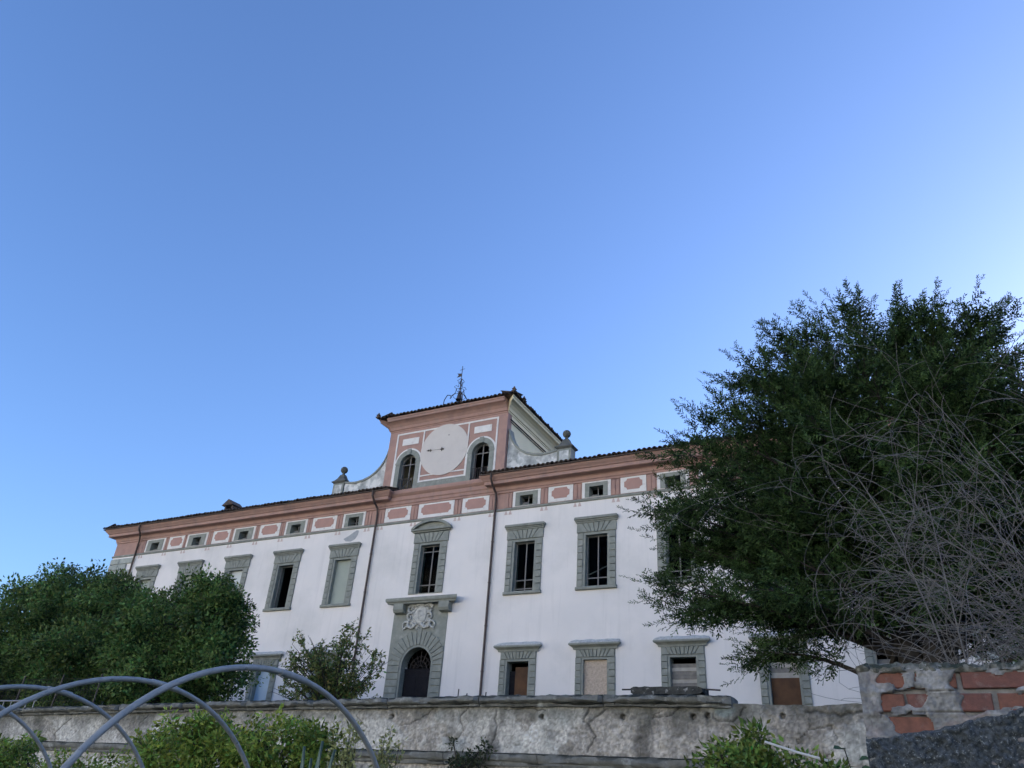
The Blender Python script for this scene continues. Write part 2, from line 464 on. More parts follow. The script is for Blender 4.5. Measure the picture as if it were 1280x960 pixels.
# frieze decoration: windows, panels, strips and drops
def frame_ring(mb, x0, x1, z0, z1, t, y0, y1, tb=None):
    tb = t if tb is None else tb
    mb.box(x0, x0 + t, y0, y1, z0, z1); mb.box(x1 - t, x1, y0, y1, z0, z1)
    mb.box(x0 + t, x1 - t, y0 + .001, y1, z1 - t, z1 - .001); mb.box(x0 + t, x1 - t, y0 + .001, y1, z0, z0 + tb)
for k, (a, b) in enumerate(MEZZ):
    mb = MB(); frame_ring(mb, a, b, 12.83, 13.67, .14, FY - .03, FY + .003, .02)
    w = mb.build('attic_window', 'trim', villa)
    mb = MB(); c = (a + b) / 2
    x0, x1 = a + .142, b - .142
    mb.box(x0, c - .335, FY - .045, FY + .44, 12.85, 13.528); mb.box(c + .335, x1, FY - .045, FY + .44, 12.85, 13.528)
    mb.box(c - .335, c + .335, FY - .044, FY + .44, 13.355, 13.528); mb.box(c - .335, c + .335, FY - .044, FY + .44, 12.85, 12.882)
    mb.build('stone_frame', 'grey_stone', w)
    mb = MB(); mb.box(c - .02, c + .02, FY + .2, FY + .24, 12.88, 13.36)
    if k % 3 == 1: mb.box(c - .34, c + .34, FY + .2, FY + .24, 13.1, 13.13)
    else: mb.box(c - .34, c - .05, FY + .22, FY + .25, 12.88, 13.05 + .05 * (k % 2))
    mb.build('sash', 'bar_wood', w)
for k, (a, b) in enumerate(PANELS):
    mb = MB(); mb.box(a, b, FY - .022, FY + .003, 12.84, 13.66)
    p = mb.build('frieze_panel', 'trim', villa)
    q = .17; n = .13; x0, x1, z0, z1 = a + q, b - q, 12.84 + q * .9, 13.66 - q * .9
    m = (z1 - z0) * .2
    poly = []
    for (cx, cz, sx, sz) in ((x0, z0, 1, 1), (x1, z0, -1, 1), (x1, z1, -1, -1), (x0, z1, 1, -1)):
        arc = [(cx + sx * n * math.cos(t), cz + sz * n * math.sin(t)) for t in np.linspace(0, math.pi / 2, 5)]
        if sx * sz > 0: arc = arc[::-1]
        poly += arc
    mb = MB(); mb.prism(poly, FY - .03, FY - .0215)
    mb.build('panel_field', 'pink_field', p)
edges = sorted(MEZZ + PANELS)
STRIPS = []
for (a, b), (c, d) in zip(edges, edges[1:]):
    g = c - b
    if g < .2: continue
    if g > .75: STRIPS += [b + .22, c - .22]
    else: STRIPS.append((b + c) / 2)
STRIPS += [edges[0][0] - .25, edges[-1][1] + .25]
mb = MB()
for s in (-1, 1): mb.box(s * .095 - .075, s * .095 + .075, -.028, .003, 12.83, 13.57, .01)
strip_mesh = mb.mesh('frieze_strip', 'pink')
mb = MB()
for s in (-1, 1): mb.prism([(s * .11 - .085, 12.49), (s * .11 + .085, 12.49), (s * .11 + .02, 12.675), (s * .11 - .02, 12.675)], -.012, .003)
drop_mesh = mb.mesh('painted_drop', 'faded_pink')
for x in STRIPS:
    st = place('frieze_strip', strip_mesh, villa, (x, FY, 0))
    o = place('painted_drop', drop_mesh, st, (x, FY, 0))

# bare plaster patch under the attic window
mb = MB(); mb.prism([(-26.22, 12.22), (-26.05, 12.08), (-25.72, 12.04), (-25.45, 12.15), (-25.32, 12.36), (-25.28, 12.58), (-25.42, 12.62), (-25.62, 12.52), (-25.9, 12.36)], FY - .006, FY + .002)
mb.build('plaster_patch', 'bare_plaster', villa)

# window surrounds
def voussoirs(parent, xc, z0, z1, wid, n, y0, fan=.55):
    e = np.linspace(-1, 1, n + 1)
    for i in range(n):
        a, b = e[i], e[i + 1]
        lo = [a * fan if abs(a) < 1 else a, b * fan if abs(b) < 1 else b]
        g = .013
        poly = [(xc + lo[0] * wid / 2 + g, z0), (xc + lo[1] * wid / 2 - g, z0), (xc + b * wid / 2 - g, z1), (xc + a * wid / 2 + g, z1)]
        mb = MB(); mb.prism(poly, y0 - .004 * (i % 2), FY - .012, .012)
        mb.build('voussoir', 'grey_stone', parent)
_jm = {}
def jamb(parent, x0, x1, zs, y0):
    for i, (a, b) in enumerate(zip(zs, zs[1:])):
        key = (round(x1 - x0, 3), round(b - a, 3), y0)
        if key not in _jm:
            mb = MB(); mb.box(-(x1 - x0) / 2, (x1 - x0) / 2, y0, FY - .012, .011, b - a - .011, .014); _jm[key] = mb.mesh('jamb_stone', 'grey_stone')
        place('jamb_stone', _jm[key], parent, ((x0 + x1) / 2, random.uniform(-.004, .004), a))
def surround(xc, w, zb, zt, fr, jw, nj, zl, name):
    """moulded inner frame on a backing slab, rusticated jamb stones, fanned lintel"""
    mb = MB()
    frame_ring(mb, xc - w / 2 - fr, xc + w / 2 + fr, zb - .02, zt + fr, fr + .006, FY - .035, FY + .449, .026)
    o = w / 2 + fr + jw
    for s in (-1, 1):
        a, b = sorted((xc + s * (w / 2 + fr + .001), xc + s * o)); mb.box(a, b, FY - .014, FY + .002, zb - .02, zl)
    mb.box(xc - w / 2 - fr - .001, xc + w / 2 + fr + .001, FY - .014, FY + .002, zt + fr, zl)
    win = mb.build(name, 'grey_stone', villa)
    z0 = zb - .02; z1 = zt + fr
    zs = list(np.linspace(z0, z1, nj + 1))
    for s in (-1, 1):
        a, b = sorted((xc + s * (w / 2 + fr + .006), xc + s * o)); jamb(win, a, b, zs, FY - .065)
    return win
def sash(win, xc, w, zb, zt, vbars=(0,), hbars=(), y=FY + .2, fr=.05, glass=None, material='bar_wood'):
    mb = MB(); frame_ring(mb, xc - w / 2, xc + w / 2, zb, zt, fr, y, y + .05)
    for v in vbars: mb.box(xc + v - .025, xc + v + .025, y + .002, y + .048, zb + fr, zt - fr)
    for h in hbars: mb.box(xc - w / 2 + fr, xc + w / 2 - fr, y + .004, y + .046, h - .02, h + .02)
    mb.build('sash', material, win)
    if glass:
        xs = [xc - w / 2 + fr] + [xc + v for v in vbars] + [xc + w / 2 - fr]
        for a, b in zip(xs, xs[1:]):
            mb = MB(); mb.box(a, b, y + .02, y + .026, zb + fr, zt - fr); mb.build('pane', glass, win)

UP_KIND = ['pale', 'pale', 'white', 'open', 'blind_or_panel', 'bars', 'bars', 'bars', 'bars', 'bars']
for k, xc in enumerate(BAYS):
    win = surround(xc, UW, UB, UT, .10, .27, 8, 11.66, 'upper_window')
    voussoirs(win, xc, UT + .115, 11.66, 1.86, 7, FY - .07)
    mb = MB()
    mb.box(xc - .95, xc + .95, FY - .10, FY + .001, 11.662, 11.72); mb.box(xc - .98, xc + .98, FY - .15, FY + .001, 11.722, 11.79, .02)
    mb.box(xc - 1.01, xc + 1.01, FY - .20, FY + .001, 11.792, 11.87, .015); mb.prism([(xc - 1.0, 11.872), (xc + 1.0, 11.872), (xc + .98, 11.91), (xc - .98, 11.91)], FY - .19, FY + .001)
    mb.build('hood', 'grey_stone', win)
    mb = MB(); mb.box(xc - .93, xc + .93, FY - .12, FY + .18, 8.72, UB - .022, .025)
    mb.build('sill', 'grey_stone', win)
    kind = UP_KIND[k]
    if kind in ('pale', 'white', 'blind_or_panel'):
        mb = MB(); mb.box(xc - UW / 2, xc + UW / 2, FY + .17, FY + .2, UB, UT)
        mb.build('blind_or_sky_panel', 'blind_or_panel' if kind != 'white' else 'blind_white', win)
    elif kind == 'open':
        mb = MB(); frame_ring(mb, xc - UW / 2, xc + UW / 2, UB, UT, .05, FY + .2, FY + .25); mb.build('sash', 'bar_wood', win)
    else:
        hb = [(9.4, 9.02), (9.27,), (9.3, 9.05), (9.3,), (9.35,)][k - 5]
        sash(win, xc, UW, UB, UT, (0,), hb, glass='pane_glass')
        if k == 6:
            mb = MB(); mb.tube([(xc - .48, FY + .32, 9.45), (xc + .49, FY + .36, 9.85)], .035, 4); mb.build('fallen_batten', 'bar_wood', win)

LOW_KIND = ['blind_or_panel', 'blind_or_panel', 'blind_or_panel', 'blind_or_panel', 'glass', 'half_board', 'rubble', 'plank', 'pale_board', 'plank']  # the first four get a board painted with the panes' sky reflection
HOOD = [(0, 6.30), (.08, 6.30), (.10, 6.37), (.16, 6.42), (.22, 6.45), (.24, 6.47), (.24, 6.53)]
for k, xc in enumerate(BAYS):
    win = surround(xc, LW, LB, LT, .08, .26, 9, 6.30, 'ground_floor_window')
    voussoirs(win, xc, LT + .09, 6.295, 1.68, 9, FY - .065, .72)
    mb = MB()
    def ring(x, s): return [(x + s * o, FY - o, z) for o, z in HOOD] + [(x + s * .22, FY + .001, 6.53), (x, FY + .001, 6.30)]
    mb.loft([ring(xc - .86, -1), ring(xc + .86, 1)]); mb.build('hood', 'grey_stone', win)
    mb = MB()
    n = 13; xs = np.linspace(-1.09, 1.09, n)
    rr = []
    for x in xs:
        e = .0 if abs(x) < 1.03 else .03
        rr.append([(xc + x, FY - .24 + e, 6.532), (xc + x, FY - .235 + e, 6.55 + .02 * random.random()), (xc + x * .97, FY - .12, 6.62 + .035 * random.random() - e), (xc + x * .95, FY + .001, 6.69 + .03 * random.random() - e), (xc + x, FY + .001, 6.532)])
    mb.loft(rr); mb.build('weathering', 'lichen', win)
    mb = MB(); mb.box(xc - .9, xc + .9, FY - .1, FY + .18, LB - .16, LB - .022, .02); mb.build('sill', 'grey_stone', win)
    kind = LOW_KIND[k]
    def slab(name, material, x0, x1, z0, z1, y=FY + .16, t=.03):
        mb = MB(); mb.box(xc + x0, xc + x1, y, y + t, z0, z1); return mb.build(name, material, win)
    if kind == 'blind_or_panel':
        slab('blind_or_sky_panel', 'sky_reflection', -.5, .5, LB, LT, FY + .2)  # board coloured like the sky mirrored in window glass
    elif kind == 'glass':
        sash(win, xc, LW, LB, LT, (0,), (5.2,), glass='pane_glass')
    elif kind == 'half_board':
        slab('board', 'brown_board', -.2, .5, LB, LT - .2, FY + .2); slab('board', 'door_wood', -.5, -.205, LB, LT - .35, FY + .28)
    elif kind == 'rubble':
        slab('infill', 'rubble_fill', -.51, .51, LB, LT, FY + .10, .2)
    elif kind == 'plank':
        z = LB; i = 0
        while z < LT - .3:
            slab('plank', 'grey_plank' if i % 3 else 'pale_plank', -.5, .5, z, z + .135, FY + .16 + .012 * (i % 2)); z += .14; i += 1
    elif kind == 'pale_board':
        slab('board', 'brown_board', -.5, .5, LB, 5.14, FY + .14)
        z = 5.145; i = 0
        while z < LT - .25:
            slab('plank', 'pale_plank' if i % 2 == 0 else 'grey_plank', -.5, .5, z, z + .175, FY + .17 + .006 * (i % 2)); z += .18; i += 1

# window over the door
xc = (CWX0 + CWX1) / 2; w = CWX1 - CWX0
win = surround(xc, w, CWB, CWT, .10, .30, 8, 12.05, 'upper_window')
voussoirs(win, xc, CWT + .115, 12.03, 2.0, 7, FY - .075)
mb = MB()
mb.box(xc - 1.04, xc + 1.04, FY - .14, FY + .001, 12.052, 12.12, .015); mb.box(xc - 1.14, xc + 1.14, FY - .22, FY + .001, 12.122, 12.22, .02)
arc = [(xc + 1.14 * math.sin(t), 12.22 + .44 * (math.cos(t) - math.cos(1.1)) / (1 - math.cos(1.1))) for t in np.linspace(-1.1, 1.1, 17)]
arc = [(xc + (p[0] - xc) / math.sin(1.1), p[1]) for p in arc]
band = arc[::-1] + [(xc + (p[0] - xc) * .84, 12.225 + (p[1] - 12.22) * .72) for p in arc]
for i in range(len(arc) - 1):
    a, b = arc[i], arc[i + 1]; a2 = (xc + (a[0] - xc) * .84, 12.222 + (a[1] - 12.22) * .70); b2 = (xc + (b[0] - xc) * .84, 12.222 + (b[1] - 12.22) * .70)
    mb.prism([a2, b2, b, a], FY - .24, FY + .001)
mb.prism([(xc + (p[0] - xc) * .85, 12.221 + (p[1] - 12.22) * .71) for p in arc[::-1]], FY - .08, FY + .001)
mb.build('pediment', 'grey_stone', win)
sash(win, xc, w, CWB, CWT, (.04,), (11.13, 9.52), glass='pane_glass')

# door portal
mb = MB()
N = 24
arcp = [(DC - DR * math.cos(t), DSP + DR * math.sin(t)) for t in np.linspace(0, math.pi, N + 1)]
top = 8.55
mb.box(-22.30, DX0, FY - .03, FY + .002, VG, DSP); mb.box(DX1, -19.34, FY - .03, FY + .002, VG, DSP)
for i in range(N):
    a, b = arcp[i], arcp[i + 1]
    mb.prism([a, b, (b[0], top), (a[0], top)], FY - .03, FY + .44)
mb.prism([(-22.30, DSP), (DX0, DSP), (DX0, top), (-22.30, top)], FY - .03, FY + .002)
mb.prism([(DX1, DSP), (-19.34, DSP), (-19.34, top), (DX1, top)], FY - .03, FY + .002)
portal = mb.build('portal', 'grey_stone', villa)
nv = 17
for i in range(nv):
    t0, t1 = math.pi * i / nv + .012, math.pi * (i + 1) / nv - .012
    ro = 1.50 + (.05 if i % 2 == 0 else 0) + (.12 if abs(i - nv // 2) < 1 else 0)
    ri = DR + .10
    poly = [(DC - ri * math.cos(t), DSP + ri * math.sin(t)) for t in (t0, t1)]
    poly += [(max(-22.28, min(-19.36, DC - ro * math.cos(t))), DSP + ro * math.sin(t)) for t in (t1, t0)]
    mb = MB(); mb.prism(poly, FY - .075, FY - .031, .014); mb.build('voussoir', 'grey_stone', portal)
mb = MB()
for i in range(N):
    t0, t1 = math.pi * i / N, math.pi * (i + 1) / N
    mb.prism([(DC - r * math.cos(t), DSP + r * math.sin(t)) for r, t in ((DR - .002, t0), (DR - .002, t1), (DR + .088, t1), (DR + .088, t0))], FY - .055, FY + .3)
for a, b in ((DX0 - .088, DX0 + .002), (DX1 - .002, DX1 + .088)): mb.box(a, b, FY - .055, FY + .3, VG, DSP)
mb.build('arch_moulding', 'grey_stone', portal)
zs = list(np.arange(DSP, VG + .1, -.292))[::-1]
for a, b in ((-22.28, DX0 - .10), (DX1 + .10, -19.36)):
    jamb(portal, a, b, zs, FY - .075)
mb = MB()
mb.prism([(-22.28, 8.25), (-22.0, 8.25), (-22.0, 8.548), (-22.28, 8.548)], FY - .05, FY - .031)
mb.prism([(-19.64, 8.25), (-19.36, 8.25), (-19.36, 8.548), (-19.64, 8.548)], FY - .05, FY - .031); mb.build('pilaster_cap', 'grey_stone', portal)
# balcony slab on two corbels
mb = MB()
BP = [(.0, 8.56), (.34, 8.56), (.36, 8.62), (.42, 8.66), (.44, 8.72), (.44, 8.80), (.40, 8.83), (.0, 8.86)]
mb.loft([[(-22.22 - o * .9, FY - o, z) for o, z in BP] + [(-22.22, FY + .001, 8.86), (-22.22, FY + .001, 8.56)], [(-19.08 + o * .9, FY - o, z) for o, z in BP] + [(-19.08, FY + .001, 8.86), (-19.08, FY + .001, 8.56)]])
bal = mb.build('balcony_slab', 'grey_stone', portal)
for a, b in ((-22.17, -21.62), (-19.68, -19.14)):
    mb = MB(); mb.loft([[(x, FY - .03, 8.555), (x, FY - .36, 8.555), (x, FY - .37, 8.30), (x, FY - .30, 8.18), (x, FY - .03, 8.13)] for x in (a, b)]); mb.build('corbel', 'grey_stone', portal)
# carved coat of arms: oval shield in a scrolled frame with ribbons
ex, ez = -20.82, 8.08
mb = MB()
def oval(rx, rz, y, n=28): return [(ex + rx * math.cos(2 * math.pi * k / n), y, ez + rz * math.sin(2 * math.pi * k / n)) for k in range(n)]
mb.loft([oval(.37, .42, FY - .03), oval(.37, .42, FY - .10), oval(.31, .36, FY - .13), oval(.30, .35, FY - .10), oval(.24, .28, FY - .125), oval(.1, .12, FY - .15), oval(.02, .02, FY - .152)])
em = mb.build('coat_of_arms', 'white_stone', portal, True)
mb = MB()
def scroll(cx, cz, r0, r1, a0, a1, th=.05):
    n = 14; pts = []; rd = []
    for i in range(n):
        t = i / (n - 1); a = a0 + (a1 - a0) * t; r = r0 + (r1 - r0) * t
        pts.append((cx + r * math.cos(a), FY - .09 - .02 * math.sin(t * 9), cz + r * math.sin(a))); rd.append(th * (1 - .5 * t))
    mb.tube(pts, rd, 6)
for s in (-1, 1):
    f = 0 if s > 0 else math.pi
    scroll(ex + s * .48, ez + .30, .22, .05, f - s * 1.9, f + s * 4.2, .06)
    scroll(ex + s * .52, ez - .10, .20, .04, f + s * 1.9, f - s * 4.0, .055)
    scroll(ex + s * .38, ez - .42, .24, .05, f + s * .8, f - s * 4.6, .07)
    scroll(ex + s * .72, ez - .50, .22, .06, f + s * 2.2, f - s * 2.8, .05)
    mb.tube([(ex + s * .1, FY - .10, ez - .40), (ex + s * .35, FY - .12, ez - .60), (ex + s * .62, FY - .09, ez - .50), (ex + s * .85, FY - .08, ez - .66)], [.07, .06, .06, .02], 6)
    mb.tube([(ex + s * .25, FY - .08, ez + .40), (ex + s * .5, FY - .09, ez + .50), (ex + s * .72, FY - .08, ez + .38)], [.06, .05, .02], 6)
mb.tube([(ex - .2, FY - .1, ez + .42), (ex, FY - .13, ez + .49), (ex + .2, FY - .1, ez + .42)], .07, 6)
_ge = np.random.default_rng(4)
for k in range(70):
    a = _ge.uniform(0, 6.28); rr = _ge.uniform(.36, .62); px_, pz_ = ex + rr * 1.12 * math.cos(a), ez - .06 + rr * .95 * math.sin(a)
    if pz_ < ez + .05 and _ge.random() < .75 or _ge.random() < .45:
        q = _ge.uniform(.035, .075); b_ = _ge.uniform(0, 6.28)
        mb.tube([(px_ - q * math.cos(b_), FY - .05, pz_ - q * math.sin(b_)), (px_, FY - .05 - q, pz_), (px_ + q * math.cos(b_), FY - .05, pz_ + q * math.sin(b_))], [q * .5, q * .75, q * .4], 5)
mb.prism([(ex - .62, ez - .30), (ex - .30, ez - .58), (ex + .05, ez - .66), (ex + .34, ez - .56), (ex + .62, ez - .32), (ex + .50, ez + .10), (ex + .42, ez + .36), (ex, ez + .48), (ex - .44, ez + .36), (ex - .52, ez + .1)], FY - .05, FY - .031, .012)
mb.build('scrollwork', 'white_stone', em, True)
mb = MB()
for (a, b, c, d) in ((-.10, .10, .10, .16), (-.14, .0, -.02, .02), (-.02, .14, -.12, -.06), (-.03, .03, -.2, .2)):
    mb.prism([(ex + a, ez + c), (ex + b, ez + c + .02), (ex + b, ez + d + .02), (ex + a, ez + d)], FY - .165, FY - .11, .008)
mb.build('charge', 'white_stone', em)
# door leaves, transom, fanlight grille
mb = MB(); mb.box(DX0, DX1, FY + .26, FY + .34, DSP - .26, DSP - .12); mb.box(DX0, DX1, FY + .24, FY + .30, DSP - .13, DSP - .09)
dr = mb.build('door', 'door_wood', portal)
for a, b in ((DX0, DC - .006), (DC + .006, DX1)):
    mb = MB(); mb.box(a, b, FY + .28, FY + .33, VG, DSP - .262)
    m0, m1 = a + .12, b - .12
    for z0, z1 in ((2.9, 3.6), (3.75, 4.5), (4.62, 5.45)): mb.box(m0, m1, FY + .262, FY + .281, z0, z1, .012)
    mb.build('door_leaf', 'door_wood', dr)
mb = MB()
for k in range(1, 8):
    t = math.pi * k / 8
    mb.tube([(DC - .14 * math.cos(t), FY + .3, DSP - .1 + .14 * math.sin(t)), (DC - (DR - .01) * math.cos(t), FY + .3, DSP - .08 + (DR - .01) * math.sin(t))], .012, 4)
for r in (.14, .34, .56):
    mb.tube([(DC - r * math.cos(t), FY + .3, DSP - .1 + r * math.sin(t)) for t in np.linspace(0, math.pi, 15)], .012, 4)
for k in range(8):
    t = math.pi * (k + .5) / 8
    mb.tube([(DC - .45 * math.cos(t) + .09 * math.cos(a), FY + .3, DSP - .1 + .45 * math.sin(t) + .09 * math.sin(a)) for a in np.linspace(0, 2 * math.pi, 9)], .009, 4)
mb.build('fanlight_grille', 'iron', dr)

# quoins at both ends
for xa, sgn in ((XL, 1), (XR, -1)):
    z = VG; i = 0
    while z < 12.55:
        h = .37; L = 2.05 if i % 2 == 0 else 1.55
        splits = [0, L * (.52 if i % 2 else .4), L]
        for a, b in zip(splits, splits[1:]):
            x0, x1 = sorted((xa + sgn * a - (.03 * sgn if a == 0 else 0), xa + sgn * (b - .02)))
            mb = MB(); mb.box(x0, x1, FY - .07 - .015 * random.random(), FY + .001, z + .012, min(z + h - .012, 12.66), .03)
            mb.build('quoin', 'quoin_stone', villa)
        z += h; i += 1

# roofs
mb = MB()
ex0, ex1, ey0, ey1, rz = XL - .74, XR + .74, FY - .74, 45.1, Z_EAVE + .03
ym = (ey0 + ey1) / 2; rh = (ym - ey0) * .29
nx0, nx1, ny = CE0 + .60, CE1 - .60, FY + .35      # the clock gable stands in a notch of the front slope
def rzf(y): return rz + (y - ey0) * .29
for dz_ in (0, -.06):
    k = len(mb.v)
    mb.v += [(ex0, ey0, rz + dz_), (nx0, ey0, rz + dz_), (nx0, ny, rzf(ny) + dz_), (nx1, ny, rzf(ny) + dz_), (nx1, ey0, rz + dz_), (ex1, ey0, rz + dz_), (ex1, ey1, rz + dz_), (ex0, ey1, rz + dz_), (ex0 + 7.5, ym, rz + rh + dz_), (ex1 - 7.5, ym, rz + rh + dz_)]
    mb.f += [(k, k + 1, k + 2, k + 8), (k + 2, k + 3, k + 9, k + 8), (k + 3, k + 4, k + 5, k + 9), (k + 5, k + 6, k + 9), (k + 6, k + 7, k + 8, k + 9), (k + 7, k, k + 8)]
for i in range(8):
    j = (i + 1) % 8; mb.f.append((i, j, 10 + j, 10 + i))
roof = mb.build('roof', 'roof_tile', villa)
def tile_row(name, x0, x1, y, z, parent, step=.23, along='x', slope=.29, ln=.8, sgn=-1):
    mb = MB(); n = int((x1 - x0) / step)
    for i in range(n):
        u = x0 + (i + .5) * (x1 - x0) / n
        dz = random.uniform(-.012, .016); dl = random.uniform(-.03, .03)
        ring = []
        for d, rz_ in ((-.07 + dl, 0), (ln, ln * slope)):
            rr = []
            for r, rev in ((.105, 0), (.088, 1)):
                ts = np.linspace(0, math.pi, 6)
                if rev: ts = ts[::-1]
                for t in ts:
                    a = u - r * math.cos(t); zz = z + dz + rz_ + r * .9 * math.sin(t) - .01
                    rr.append((a, y - sgn * d, zz) if along == 'x' else (y - sgn * d, a, zz))
            ring.append(rr)
        mb.loft(ring)
        # the under tile between two covers
        a = u + step / 2
        p = [(a - .1, z + .02 + dz), (a, z - .03 + dz), (a + .1, z + .02 + dz)]
        ring = []
        for d, rz_ in ((-.05, 0), (ln, ln * slope)):
            rr = [(q, zz + rz_) for q, zz in p] + [(q, zz + rz_ + .018) for q, zz in p[::-1]]
            ring.append([((q, y - sgn * d, zz) if along == 'x' else (y - sgn * d, q, zz)) for q, zz in rr])
        mb.loft(ring)
    o = mb.build(name, 'roof_tile', parent, True); o['kind'] = 'stuff'
    return o
tile_row('eave_tiles', ex0, CE0 + .55, ey0, rz + .03, roof)
tile_row('eave_tiles', CE1 - .55, ex1, ey0, rz + .03, roof)
tile_row('eave_tiles', ey0, ey1, ex1, rz + .03, roof, along='y', sgn=1)
tile_row('eave_tiles', ey0, ey1, ex0, rz + .03, roof, along='y', sgn=-1)
# lead flashing closes the roof front beside the gable
mb = MB(); mb.box(-38.85, -38.05, 32.6, 33.4, 15.0, 16.05)
ch = mb.build('chimney', 'old_plaster', roof)
mb = MB(); mb.prism([(-38.95, 16.45), (-37.95, 16.45), (-38.45, 16.85)], 32.5, 33.5)
for x in (-38.8, -38.2): mb.box(x, x + .12, 32.65, 33.35, 16.052, 16.449)
mb.build('chimney_cap', 'roof_tile', ch)

# ------------------------------------------------------------------ clock gable
TX0, TX1, TZ0, TZ1, TY1 = -24.22, -17.02, 14.0, 18.05, 36.4
AR = .5
ARCH = [(-22.78, 16.0), (-18.39, 16.0)]
th = [(c - AR, c + AR, 14.55, s + AR) for c, s in ARCH]
mb = MB(); holed(mb, TX0, TX1, TZ0, TZ1 + .3, FY + .01, FY + .45, th)
raw_build(mb, 'gable_wall', 'pink', villa)
mb = MB()
mb.box(TX1 - .4, TX1 - .003, FY + .452, TY1, TZ0, TZ1 + .3); mb.box(TX0 + .003, TX0 + .4, FY + .452, TY1, TZ0, TZ1 + .3); mb.box(TX0 + .41, TX1 - .41, TY1 - .4, TY1, TZ0, TZ1 + .3)
mb.build('gable_side_wall', 'cream', villa)
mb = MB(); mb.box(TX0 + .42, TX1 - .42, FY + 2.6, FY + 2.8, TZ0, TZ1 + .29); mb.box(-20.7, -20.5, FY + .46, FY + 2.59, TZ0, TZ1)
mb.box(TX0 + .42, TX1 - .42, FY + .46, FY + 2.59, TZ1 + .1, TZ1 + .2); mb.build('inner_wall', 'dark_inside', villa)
TP = [(.0, 17.98), (.03, 18.0), (.03, 18.05), (.08, 18.08), (.12, 18.22), (.22, 18.34), (.34, 18.42), (.40, 18.44), (.46, 18.46), (.48, 18.56), (.52, 18.60), (.52, 18.66)]
cornice('gable_cornice', TX0, TX1, TP, 'pink', False, False, FY + .012)
for x, s, m in ((TX0, -1, 'pink'), (TX1, 1, 'cream')):
    mb = MB()
    mb.loft([[(x + s * o, FY + .012 - (o if k == 0 else 0) + (0 if k == 0 else TY1 - FY), z) for o, z in TP] + [(x - s * .02, FY + .012 if k == 0 else TY1 + .01, TP[-1][1]), (x - s * .02, FY + .012 if k == 0 else TY1 + .01, TP[0][1])] for k in (0, 1)])
    mb.build('side_cornice', m, villa)
# raised stripe lines and gutter on the gable side
mb = MB(); mb.tube([(TX1 + .03, FY + .3, 17.72), (TX1 + .03, TY1, 17.72)], .03, 6); mb.tube([(TX1 + .03, FY + .3, 17.58), (TX1 + .03, TY1, 17.58)], .02, 6); mb.build('cable', 'pipe_metal', villa)
# gable roof
mb = MB()
gx0, gx1, gy0, gy1, gz = TX0 - .58, TX1 + .58, FY - .56, TY1 + .6, 18.68
mb.v += [(gx0, gy0, gz), (gx1, gy0, gz), (gx1, gy1, gz), (gx0, gy1, gz), (-21.4, 33.2, gz + 1.05), (-19.8, 33.2, gz + 1.05)]
mb.f += [(0, 1, 5, 4), (1, 2, 5), (2, 3, 4, 5), (3, 0, 4), (3, 2, 1, 0)]
groof = mb.build('gable_roof', 'roof_tile', villa)
tile_row('eave_tiles', gx0, gx1, gy0, gz + .03, groof)
tile_row('eave_tiles', gy0, gy1, gx1, gz + .03, groof, along='y', sgn=1)
tile_row('eave_tiles', gy0, gy1, gx0, gz + .03, groof, along='y', sgn=-1)
for x, y in ((gx0, gy0), (gx1, gy0), (gx1, gy0 + 1.1)):
    mb = MB(); mb.square_lathe([(.09, 0), (.12, .06), (.06, .12), (.10, .18), (.05, .24), (.015, .34)], (x, y, gz + .05)); mb.build('corner_tile', 'roof_tile', groof)

